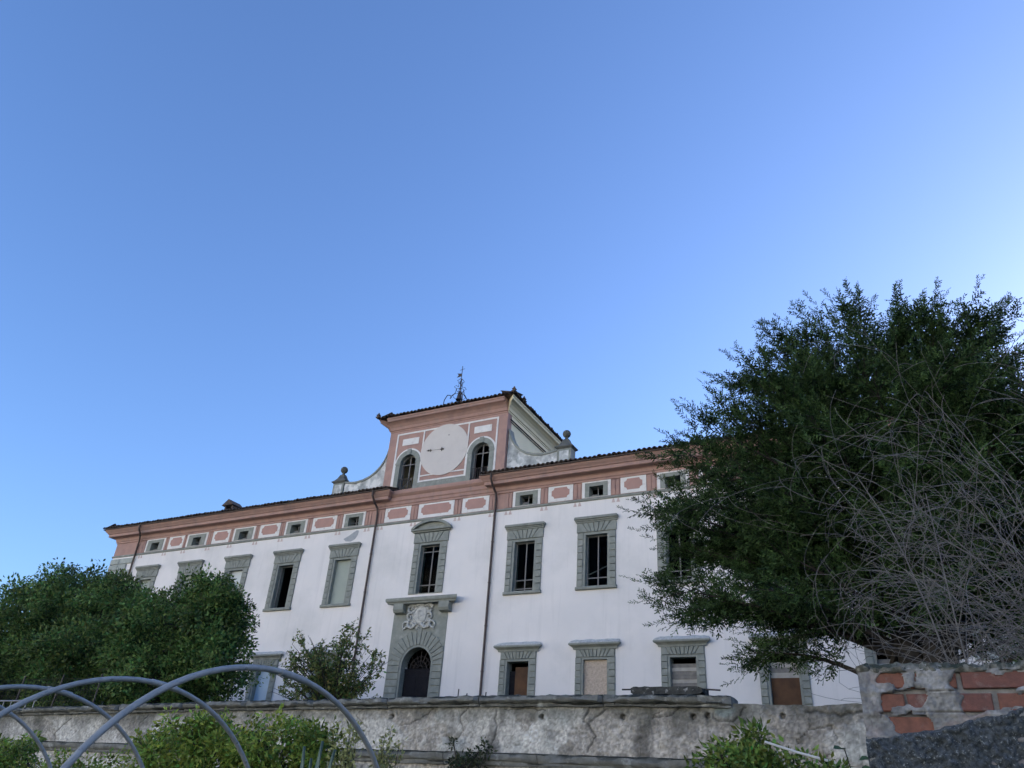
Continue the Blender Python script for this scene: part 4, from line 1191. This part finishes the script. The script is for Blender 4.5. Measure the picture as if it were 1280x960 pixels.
def bez(a, b, c, n):
    t = np.linspace(0, 1, n)[:, None]
    return a * (1 - t) ** 2 + 2 * b * t * (1 - t) + c * t ** 2

# ---- broad-leaved trees and bushes made of leaf clumps
def clump_template(n, ln, w, g):
    p = unit(n, g) * (g.random((n, 1)) ** .45)
    d = p + unit(n, g) * .6 + np.array([0, 0, -.25])
    nr = unit(n, g) * .7 + np.array([0, 0, 1.])
    return leaf_quads(p, d, nr, ln * g.uniform(.7, 1.25, n), w * g.uniform(.7, 1.25, n), .15)
def broad_tree(name, label, cat, base, trunk_h, lobes, nclump, clump_r, leafs, ln, wd, colour, colvar, limbs=9, trunk_r=.16, seed=1, group=None, keep_lo=None, tipbias=.55, bumps=0):
    g = np.random.default_rng(seed)
    root = empty(name, base, label, cat, group)
    base = np.array(base, float)
    # clump positions: in the outer shell of a union of lobes (centre, radii)
    big = list(lobes)
    for (c, r) in big:
        if bumps:
            for u in unit(bumps, g):
                rr = np.array(r); lobes = lobes + [(tuple(np.array(c) + u * rr * .88), tuple(rr * g.uniform(.2, .38)))]
            for u in unit(bumps, g):
                rr = np.array(r); lobes = lobes + [(tuple(np.array(c) + u * rr * g.uniform(1.0, 1.12)), tuple(rr * g.uniform(.07, .14)))]
    P = []; D = []
    vol = np.array([l[1][0] * l[1][1] * l[1][2] for l in lobes]) ** .75
    cnt = (nclump * vol / vol.sum()).astype(int) + 1
    for (c, r), k in zip(lobes, cnt):
        u = unit(k, g); rad = (tipbias + (1 - tipbias) * g.random((k, 1)) ** .6) * (1 + .16 * (g.random((k, 1)) - .5))
        P.append(np.array(c) + u * rad * np.array(r)); D.append(u)
    P = np.concatenate(P); D = np.concatenate(D)
    if keep_lo is not None:
        s = P[:, 2] > keep_lo; P, D = P[s], D[s]
    # trunk and limbs
    mb = MB(); top = base + np.array([.1, 0, trunk_h])
    mb.tube([base + np.array([0, 0, -.2]), base + np.array([.05, .03, trunk_h * .5]), top], [trunk_r * 1.25, trunk_r, trunk_r * .8], 8)
    mb.build('trunk', 'bark', root, True)
    mb = MB()
    idx = g.choice(len(P), min(len(P), limbs * 7), replace=False)
    heads = []
    for i in range(limbs):
        e = P[idx[i]]; s = base + np.array([.05, 0, trunk_h * g.uniform(.5, 1)])
        mid = (s + e) / 2 + np.array([0, 0, .25 * np.linalg.norm(e - s) * g.uniform(.1, .5)])
        B = bez(s, mid, e, 7); heads.append(B); mb.tube([tuple(q) for q in B], list(np.linspace(trunk_r * .5, .02, 7)), 5)
    for i in idx[limbs:]:
        B = heads[g.integers(limbs)]; s = B[g.integers(2, 6)]
        if np.linalg.norm(P[i] - s) > 3.2: continue
        mid = (s + P[i]) / 2 + g.normal(size=3) * .15
        mb.tube([tuple(q) for q in bez(s, mid, P[i], 5)], list(np.linspace(.028, .008, 5)), 4)
    mb.build('limbs', 'bark', root)
    quads = []; cols = []
    for t in range(4):
        T = clump_template(leafs, ln / clump_r, wd / clump_r, g)
        s = np.arange(len(P)) % 4 == t
        fr = rot_to(D[s] * .7 + unit(s.sum(), g) * .6, g.uniform(0, 6.28, s.sum()))
        sc = clump_r * g.uniform(.6, 1.25, s.sum())
        Q = spread(T, P[s], fr, sc); quads.append(Q)
        cv = np.repeat(g.normal(size=(s.sum(), 1)), leafs, 0)
        k = np.clip(1 + colvar * (.85 * cv + .7 * g.normal(size=(len(Q), 1))), .35, 2.2)
        cc = np.array(colour) * k; cc[:, 0] *= 1 + .18 * g.normal(size=len(Q)); cols.append(np.clip(cc, .004, .5))
    leaf_object('crown', np.concatenate(quads), np.concatenate(cols), 'broad_leaf', root)
    return root

broad_tree('broadleaf_tree', 'large dark green tree massed at the left edge behind the garden wall', 'tree', (-28.5, 19.5, 1.9), 2.2,
           [((-34.5, 20.5, 4.7), (3.2, 2.5, 2.9)), ((-31.0, 19.0, 5.0), (2.6, 2.4, 2.35)), ((-28.4, 18.8, 5.1), (2.2, 2.2, 2.3)), ((-26.0, 18.6, 4.4), (2.1, 2.1, 2.1)), ((-23.8, 18.4, 4.0), (1.8, 1.8, 2.0)),
            ((-30.5, 17.6, 3.4), (3.2, 1.8, 1.6)), ((-25.4, 17.6, 3.4), (2.9, 1.8, 1.7)), ((-36.5, 19, 3.6), (3, 2, 2)), ((-29.9, 18.6, 6.7), (.9, .9, .8)), ((-27.6, 18.8, 6.7), (.8, .9, .7))],
           1900, .42, 100, .125, .065, (.085, .138, .037), .5, 14, .22, 11, 'trees behind the garden wall', bumps=9)
broad_tree('broadleaf_tree', 'brighter green tree with loose twigs in front of the villa windows', 'tree', (-20.6, 16.6, 1.6), 1.8,
           [((-21.2, 17.0, 4.3), (1.8, 1.5, 1.5)), ((-19.35, 16.9, 4.2), (1.25, 1.2, 1.2)), ((-20.2, 16.8, 5.5), (.5, .6, .55)), ((-18.7, 16.8, 3.4), (1.0, 1.0, 1.0)), ((-20.6, 16.4, 3.0), (1.9, 1.3, 1.1)), ((-19.6, 16.8, 5.9), (.42, .4, .3)), ((-18.85, 16.8, 5.35), (.35, .4, .3))],
           640, .33, 80, .12, .065, (.095, .155, .042), .5, 10, .13, 12, 'trees behind the garden wall', bumps=6)
# sapling: thin twigs and few leaves
def sapling(name, label, base, h, spreadr, nst, colour, ln, wd, seed, lean=0., leaf_per=26, cat='sapling'):
    g = np.random.default_rng(seed); root = empty(name, base, label, cat)
    b = np.array(base, float); mb = MB(); pos = []; dr = []
    for i in range(nst):
        a = g.uniform(0, 6.28); r = spreadr * g.uniform(.15, 1.0) ** .8
        e = b + np.array([r * math.cos(a) + lean, r * math.sin(a) * .6, h * g.uniform(.45, 1.0) * (1.08 - .42 * r / spreadr)])
        B = bez(b + np.array([g.normal() * .05, g.normal() * .05, 0]), b + np.array([.25 * (e - b)[0], .2 * (e - b)[1], (e - b)[2] * .6]), e, 9)
        mb.tube([tuple(q) for q in B], list(np.linspace(.018, .004, 9)), 4)
        for j in range(6):
            t = g.integers(3, 9); s = B[t]; ee = s + unit(1, g)[0] * g.uniform(.15, .5) * np.array([1, .7, .6]) + np.array([0, 0, .1])
            C2 = bez(s, (s + ee) / 2 + g.normal(size=3) * .04, ee, 5); mb.tube([tuple(q) for q in C2], list(np.linspace(.008, .002, 5)), 3)
            k = leaf_per // 6; tt = g.uniform(.1, 1, (k, 1)); pos.append(s * (1 - tt) + ee * tt + g.normal(size=(k, 3)) * .035); dr.append(np.tile(ee - s, (k, 1)) + unit(k, g) * .5)
    mb.build('stems', 'bark', root)
    pos = np.concatenate(pos); dr = np.concatenate(dr); n = len(pos)
    Q = leaf_quads(pos, dr + np.array([0, 0, -.15]), unit(n, g) * .7 + np.array([0, 0, .8]), ln * g.uniform(.6, 1.3, n), wd * g.uniform(.6, 1.3, n), .15)
    cc = np.array(colour) * np.clip(1 + .3 * g.normal(size=(n, 1)), .4, 2); cc[:, 0] *= 1 + .25 * g.normal(size=n)
    leaf_object('leaves', Q, np.clip(cc, .005, .5), 'broad_leaf', root)
    return root
sapling('sapling', 'thin open sapling with olive leaves beside the stone doorway', (-12.55, 15.0, 1.5), 2.5, 2.0, 70, (.13, .165, .052), .088, .046, 21, -.3, 132)

# ---- yew: feathery sprays on spreading limbs
def yew_tree():
    g = np.random.default_rng(5)
    base = np.array([-.2, 16.6, 1.45])
    root = empty('yew_tree', tuple(base), 'huge dark feathery yew tree covering the right wing of the villa', 'tree')
    env_z = [2.6, 3.2, 4.2, 5.4, 6.5, 7.4, 8.0, 8.6, 9.2, 9.8, 10.5]
    env_r = [2.8, 3.8, 4.7, 5.0, 5.1, 4.8, 4.3, 3.5, 2.9, 2.2, 1.0]
    mb = MB()
    for k in range(5):
        a = k * 1.3; e = base + np.array([.9 * math.cos(a), .7 * math.sin(a), 5.0 + .5 * k])
        B = bez(base + np.array([.16 * math.cos(a), .16 * math.sin(a), -.2]), base + np.array([.5 * math.cos(a), .4 * math.sin(a), 3.5]), e, 9)
        mb.tube([tuple(q) for q in B], list(np.linspace(.26, .03, 9)), 8)
    mb.build('trunk', 'bark', root, True)
    mbl = MB(); SP = []; SD = []; SS = []
    def add_limb(e, s, r0):
        L = np.linalg.norm(e - s); rise = g.uniform(.05, .22)
        B = bez(s, s * .45 + e * .55 + np.array([0, 0, L * rise]), e, 12)
        mbl.tube([tuple(q) for q in B[:-1]], list(np.linspace(r0, .012, 11)), 5)
        out = e - base; out[2] = 0; out /= (np.linalg.norm(out) + 1e-6)
        nsec = int(5 + L * 3.6)
        for j in range(nsec):
            t = .25 + .75 * (j + g.random()) / nsec; i = min(10, int(t * 11)); f = t * 11 - i
            p = B[i] * (1 - f) + B[i + 1] * f; tan = B[i + 1] - B[i]; tan /= np.linalg.norm(tan)
            sd = tan * .75 + unit(1, g)[0] * np.array([.9, .9, .5]) + np.array([0, 0, .10]) + out * .25; sd /= np.linalg.norm(sd)
            l2 = g.uniform(.45, 1.25) * (1.15 - .5 * t)
            q = p + sd * l2 + np.array([0, 0, g.uniform(-.12, .15)])
            C2 = bez(p, (p + q) / 2 + np.array([0, 0, .06]), q, 5)
            mbl.tube([tuple(v) for v in C2], list(np.linspace(.014, .004, 5)), 3)
            ns = int(5 + l2 * 6)
            for k in range(ns):
                u = .15 + .85 * (k + g.random()) / ns; b = C2[0] * (1 - u) + C2[-1] * u
                dd = sd * .8 + unit(1, g)[0] * .75 + np.array([0, 0, -.05])
                SP.append(b); SD.append(dd); SS.append(g.uniform(.27, .46) * (1.1 - .25 * u))
            tip = sd * .8 + out * .25 + np.array([0, 0, .12 + .25 * (q[2] > 8.3)]); tip /= np.linalg.norm(tip); ls = g.uniform(.3, .85)
            for k in range(6):                                  # a bottle-brush shoot at the end
                u = k / 5; SP.append(q + tip * ls * (u - .15) + np.array([0, 0, -.05 * u * u])); SD.append(tip * (.55 + .6 * u) + unit(1, g)[0] * (.75 - .45 * u)); SS.append(g.uniform(.20, .34) * (1.15 - .45 * u))
    for i in range(108):
        z = 3.75 + (i + .5) / 108 * 6.5; z += g.normal() * .2
        az = i * 2.39996 + g.normal() * .2
        r = np.interp(z, env_z, env_r) * g.uniform(.80, 1.02) * (1 if math.cos(az) < 0 or z < 8 else .9)
        e = np.array([base[0] + r * math.cos(az), base[1] + r * math.sin(az) * .5, z + g.uniform(-.1, .25)])
        zs = base[2] + (z - base[2]) * g.uniform(.5, .72)
        add_limb(e, np.array([base[0] + g.normal() * .3, base[1] + g.normal() * .3, zs]), .03 + .05 * (r / 6))
    # inner fill of short branches
    for i in range(46):
        z = g.uniform(3.9, 8.4); az = g.uniform(0, 6.28); r = np.interp(z, env_z, env_r) * g.uniform(.35, .72)
        e = np.array([base[0] + r * math.cos(az), base[1] + r * math.sin(az) * .5, z])
        add_limb(e, np.array([base[0], base[1], base[2] + (z - base[2]) * .65]), .04)
    # leaders standing above the crown
    for (x, z, l) in ((-1.75, 9.6, 1.0), (-.95, 10.1, .9), (-.2, 10.6, .95), (.25, 10.6, 1.0), (.85, 10.5, 1.05), (1.35, 10.0, 1.0), (1.75, 9.9, .8), (2.4, 9.2, .9), (-2.5, 8.9, .9), (-3.3, 8.4, .8), (2.9, 8.9, .9), (.55, 10.2, .9), (-1.3, 10.0, .7)):
        l *= g.uniform(.35, .8); p = np.array([x, 16 + g.normal() * .4, z - 1.3]); q = p + np.array([g.normal() * .25, g.normal() * .1, l + .55])
        C2 = bez(p, (p + q) / 2, q, 6); mbl.tube([tuple(v) for v in C2], list(np.linspace(.02, .004, 6)), 3)
        for k in range(26):
            u = (k + g.random()) / 26; b = C2[0] * (1 - u) + C2[-1] * u
            SP.append(b); SD.append(unit(1, g)[0] * np.array([1, 1, .3]) + np.array([0, 0, .75])); SS.append((.42 - .22 * u) * g.uniform(.8, 1.2))
        SP.append(q); SD.append(np.array([0, 0, 1.])); SS.append(.3)
    mbl.build('limbs', 'bark', root)
    SP = np.array(SP); SD = np.array(SD); SS = np.array(SS)
    quads = []; cols = []
    for t in range(4):
        base_, dr, nr, ln, wd = [], [], [], [], []
        nside = 8
        for k in range(nside):
            f = .06 + .9 * k / nside; sgn = 1 if k % 2 else -1
            sl = .34 * (1.05 - .55 * f) * g.uniform(.8, 1.2)
            d = np.array([.72, sgn * .7, g.normal() * .22]); d /= np.linalg.norm(d)
            o = np.array([f, 0, -.10 * f * f])
            for m_ in range(2):
                base_.append(o + d * sl * .5 * m_); dr.append(d + g.normal(size=3) * .15); nr.append(np.array([0, 0, 1.]) + g.normal(size=3) * .5); ln.append(sl * .75); wd.append(.098)
        for k in range(3):
            f = k / 3; base_.append(np.array([f, 0, -.10 * f * f])); dr.append(np.array([1, g.normal() * .1, -.1])); nr.append(np.array([0, g.normal() * .5, 1.])); ln.append(.3); wd.append(.075)
        T = leaf_quads(np.array(base_), np.array(dr), np.array(nr), np.array(ln), np.array(wd), .1)
        s = np.arange(len(SP)) % 4 == t
        Q = spread(T, SP[s], rot_to(SD[s], g.normal(size=s.sum()) * .7), SS[s]); quads.append(Q)
        cv = np.repeat(g.normal(size=(s.sum(), 1)), len(T), 0)
        cc = np.array((.042, .076, .024)) * np.clip(1 + .38 * cv + .25 * g.normal(size=(len(Q), 1)), .4, 2); cols.append(cc)
    leaf_object('crown', np.concatenate(quads), np.clip(np.concatenate(cols), .004, .3), 'yew_leaf', root)
    return root
yew_tree()

# ---- leafless shrub: tangled arching rods
def bare_shrub():
    g = np.random.default_rng(9)
    b0 = np.array([1.15, 8.6, -.9])
    root = empty('bare_shrub', tuple(b0), 'leafless tangle of grey arching branches in front of the yew', 'shrub')
    mb = MB(); cnt = [0]
    def grow(p, d, L, r, lvl):
        n = 9; pts = [p]; dd = d / np.linalg.norm(d); bend = g.normal(size=3) * .06 + np.array([-.012, 0, -.025 - .02 * lvl])
        for i in range(n):
            q0 = pts[-1]
            push = np.array([.22 * max(0, -.45 - q0[0]) + .9 * max(0, .35 - q0[0]) * (q0[2] < 1.5), 0, -.4 * max(0, q0[2] - 4.9 - .3 * q0[0])])
            dd = dd + bend * (.5 + i / n) + g.normal(size=3) * .045 + push; dd /= np.linalg.norm(dd)
            pts.append(pts[-1] + dd * L / n)
        mb.tube([tuple(q) for q in pts], list(np.linspace(r, max(.0022, r * .3), n + 1)), 5 if lvl == 0 else 3 if lvl > 1 else 4, lvl < 1)
        cnt[0] += 1
        if lvl < 3:
            k = (11, 5, 1)[lvl]
            for j in range(k):
                i = int(g.integers(3 if lvl == 0 else 1, n)); q = pts[i]
                t = pts[i + 1] - pts[i]; t /= np.linalg.norm(t)
                nd = t * .7 + unit(1, g)[0] * .85 + np.array([-.10, 0, .08])
                grow(q, nd, L * g.uniform(.2, .42) if lvl == 0 else L * g.uniform(.3, .6), max(.0022, r * (1 - i / n * .6) * .46), lvl + 1)
    for i in range(22):
        p = b0 + np.array([g.uniform(-.5, 1.3), g.uniform(-.7, .7), 0])
        tgt = np.array([g.uniform(-.6, 2.0), 8.6 + g.normal() * .5, g.uniform(2.4, 5.5)]); tgt[2] -= .8 * max(0, .2 - tgt[0])
        d = tgt - p; L = np.linalg.norm(d) * g.uniform(.85, 1.0)
        grow(p, d + np.array([.35, 0, .5]), L, g.uniform(.007, .015), 0)
    mb.build('branches', 'twig_grey', root)
bare_shrub()

# ---- garden plants in front of the wall
def bush(name, label, base, lobes, nclump, clump_r, leafs, ln, wd, colour, seed, cat='shrub', var=.35, group=None):
    return broad_tree(name, label, cat, base, .5, lobes, nclump, clump_r, leafs, ln, wd, colour, var, 6, .03, seed, group, None, .35)
G1 = (.185, .25, .046)
bush('leafy_shrub', 'bright green bushy shrub at the foot of the wall, under the second hoop', (-8.9, 8.2, -.9),
     [((-9.45, 8.1, .45), (.62, .5, .5)), ((-8.75, 8.1, .40), (.5, .5, .62)), ((-8.82, 8.1, .82), (.2, .2, .22)), ((-9.3, 8.1, -.3), (.9, .6, .7))], 300, .16, 56, .068, .034, G1, 31, group='shrubs along the garden wall')
bush('leafy_shrub', 'bright green bushy shrub under the crown of the nearest hoop', (-7.4, 8.2, -.9),
     [((-7.45, 8.1, .48), (.62, .5, .48)), ((-6.98, 8.1, .62), (.26, .3, .32)), ((-8.05, 8.1, .55), (.3, .3, .36)), ((-7.5, 8.1, -.3), (.8, .6, .7))], 300, .16, 56, .068, .034, G1, 32, group='shrubs along the garden wall')
bush('leafy_shrub', 'low green shrub in the bottom left corner between the hoops', (-12.4, 8.4, -.9),
     [((-12.9, 8.2, .30), (.5, .4, .36)), ((-11.85, 8.2, .20), (.22, .3, .34)), ((-11.1, 8.2, .12), (.3, .3, .3)), ((-10.5, 8.2, .14), (.25, .3, .3)), ((-11.8, 8.3, -.45), (1.4, .5, .5))], 280, .16, 54, .068, .032, (.165, .23, .046), 33, group='shrubs along the garden wall')
bush('leafy_shrub', 'dark green bush at the foot of the wall left of the white pipe', (-1.9, 9.2, -.8),
     [((-2.1, 9.0, .60), (.42, .4, .30)), ((-1.9, 9.0, .82), (.2, .2, .22)), ((-1.55, 9.0, .62), (.3, .3, .24)), ((-1.2, 9.0, .58), (.3, .3, .2)), ((-1.8, 9.1, .0), (.8, .5, .6))], 230, .14, 44, .075, .035, (.125, .185, .04), 34, group='shrubs along the garden wall')
bush('climbing_weed', 'straggly dark weed climbing the middle of the garden wall', (-7.0, 11.75, -.6),
     [((-7.0, 11.85, .72), (.36, .10, .2)), ((-7.3, 11.86, 1.02), (.07, .06, .12)), ((-6.68, 11.86, 1.0), (.07, .06, .12)), ((-6.85, 11.86, .92), (.1, .06, .12)), ((-7.0, 11.8, .0), (.5, .12, .7))], 110, .10, 22, .07, .035, (.045, .06, .03), 35, 'weed')
def upright_plant(name, label, base, stems, h, colour, seed, ln=.06, wd=.03, spreadr=.12, per=120):
    g = np.random.default_rng(seed); root = empty(name, base, label, 'plant'); b = np.array(base, float); mb = MB(); Q = []; cc = []
    for i in range(stems):
        e = b + np.array([g.normal() * spreadr, g.normal() * spreadr * .6, h * g.uniform(.72, 1.0)])
        B = bez(b + np.array([g.normal() * .05, g.normal() * .05, 0]), (b + e) / 2 + g.normal(size=3) * .05, e, 8); mb.tube([tuple(q) for q in B], list(np.linspace(.012, .003, 8)), 4)
        t = g.uniform(.45, 1, (per, 1)); p = B[0] * (1 - t) ** 2 + 2 * ((B[4])) * t * (1 - t) + B[-1] * t ** 2
        p = p + g.normal(size=(per, 3)) * .035
        Q.append(leaf_quads(p, unit(per, g) + np.array([0, 0, .5]), unit(per, g) + np.array([0, 0, .6]), ln * g.uniform(.6, 1.3, per), wd * g.uniform(.6, 1.3, per), .15))
        cc.append(np.array(colour) * np.clip(1 + .3 * g.normal(size=(per, 1)), .4, 2))
    mb.build('stems', 'bark', root)
    leaf_object('leaves', np.concatenate(Q), np.clip(np.concatenate(cc), .01, .5), 'broad_leaf', root)
upright_plant('variegated_plant', 'tall yellowish variegated plant rising beside the nearest hoop leg', (-6.38, 8.0, -.9), 8, 1.9, (.30, .31, .12), 41, spreadr=.15, per=150)
upright_plant('variegated_plant', 'shorter yellowish variegated plant right of the nearest hoop leg', (-5.82, 8.0, -.9), 8, 1.74, (.28, .29, .12), 42, spreadr=.14, per=150)
# agave-like plant with broad blue-green blades
ag = empty('agave', (-6.52, 7.6, -.95), 'blue green agave with three broad upright blades at the bottom edge', 'plant')
for (x, lean, z) in ((-6.62, -.16, .62), (-6.42, .02, .68), (-6.26, .14, .60), (-6.52, -.05, .50)):
    mb = MB(); rings = []
    b0 = (-6.45 + .3 * (x + 6.45), 7.6, -.95)
    for t in np.linspace(0, 1, 10):
        wv = .07 * math.sin(math.pi * min(1, t * .85 + .15)) ** .7 * (1 - t ** 5) + .004
        cx = b0[0] + (x - b0[0]) * t + lean * .3 * t * t; cz = b0[2] + (z - b0[2]) * t
        rings.append([(cx - wv, 7.58, cz), (cx, 7.62, cz), (cx + wv, 7.58, cz), (cx, 7.60 - .012, cz)])
    mb.loft(rings); mb.build('blade', 'agave_leaf', ag, True)
# large-leaved plant by the brick wall
def big_leaf_plant():
    g = np.random.default_rng(51); root = empty('broad_leaf_plant', (-.72, 8.2, -.9), 'plant with large dark leaves beside the end of the brick wall', 'plant')
    mb = MB(); mbs = MB()
    for i in range(22):
        x = -.72 + g.normal() * .16; y = 8.1 + g.normal() * .14; z = .50 + g.uniform(-.25, .26)
        a = g.uniform(0, 6.28); L = g.uniform(.10, .17); W = L * .75
        d = np.array([math.cos(a), math.sin(a) * .7 - .4, g.uniform(-.6, .3)]); d /= np.linalg.norm(d)
        s = np.cross(d, np.array([0, -.5, 1.])); s /= np.linalg.norm(s); nn = np.cross(s, d)
        o = np.array([x, y, z]); mbs.tube([(-.72 + (x + .72) * .3, 8.2, -.9), tuple(o * .6 + np.array([-.72, 8.2, -.1]) * .4), tuple(o)], .005, 3)
        for sg in (-1, 1):
            k = len(mb.v)
            pts = [o, o + d * L * .25 + s * sg * W * .42 + nn * .02, o + d * L * .6 + s * sg * W * .45 + nn * .02, o + d * L * .88 + s * sg * W * .2, o + d * L, o + d * L * .5]
            mb.v += [tuple(p) for p in pts]; mb.f += [(k, k + 1, k + 2, k + 5), (k + 5, k + 2, k + 3, k + 4)]
    m = bpy.data.meshes.new('leaves'); m.from_pydata(mb.v, [], mb.f); m.materials.append(MATS['big_leaf']); place('leaves', m, root)
    mbs.build('stems', 'bark', root)
mat('big_leaf', (.055, .105, .035), (.04, .08, .03), 20.0, .45, spec=.5, trans=.15)
big_leaf_plant()
# white plastic pipe leaning in the bush
mb = MB(); mb.tube([(-1.70, 8.75, .885), (-1.40, 8.80, .80), (-1.06, 8.86, .72)], .012, 8)
wp = mb.build('plastic_pipe', 'white_plastic', None, True); tag(wp, 'thin white plastic pipe lying slanted across the bush', 'pipe')

# ---- wire fence and ladder behind the left end of the wall
fe = empty('wire_fence', (-21.5, 14.0, 1.4), 'dark wire mesh fence on posts behind the left end of the wall', 'fence')
for x, l in ((-24.4, .0), (-22.9, .05), (-21.25, .10), (-19.6, .02)):
    mb = MB(); mb.tube([(x - l, 14.0, 1.3), (x + l, 14.0, 2.72)], .022, 6); mb.build('post', 'iron', fe)
mb = MB()
for z in np.arange(1.5, 2.66, .14): mb.tube([(-24.4, 14.0, z), (-22.9, 14.01, z - .01), (-21.25, 14.0, z), (-19.6, 14.0, z - .02)], .006, 3)
for x in np.arange(-24.4, -19.6, .13): mb.tube([(x, 14.0, 1.45), (x, 14.0, 2.62)], .005, 3)
mb.build('netting', 'iron', fe)['kind'] = 'stuff'
la = empty('ladder', (-20.5, 12.25, 1.6), 'metal ladder lying on edge on top of the wall, left end', 'ladder')
za = lambda x: float(crest(x)) + .02
for dz in (.0, .20):
    mb = MB(); mb.tube([(-22.4, 12.25, za(-22.4) + dz), (-19.25, 12.25, za(-19.25) + dz - .02)], .018, 6); mb.build('rail', 'aluminium', la)
for i in range(11):
    x = -22.3 + i * .3
    mb = MB(); mb.tube([(x, 12.25, za(x) + .0), (x, 12.25, za(x) + .19)], .012, 5); mb.build('rung', 'aluminium', la)
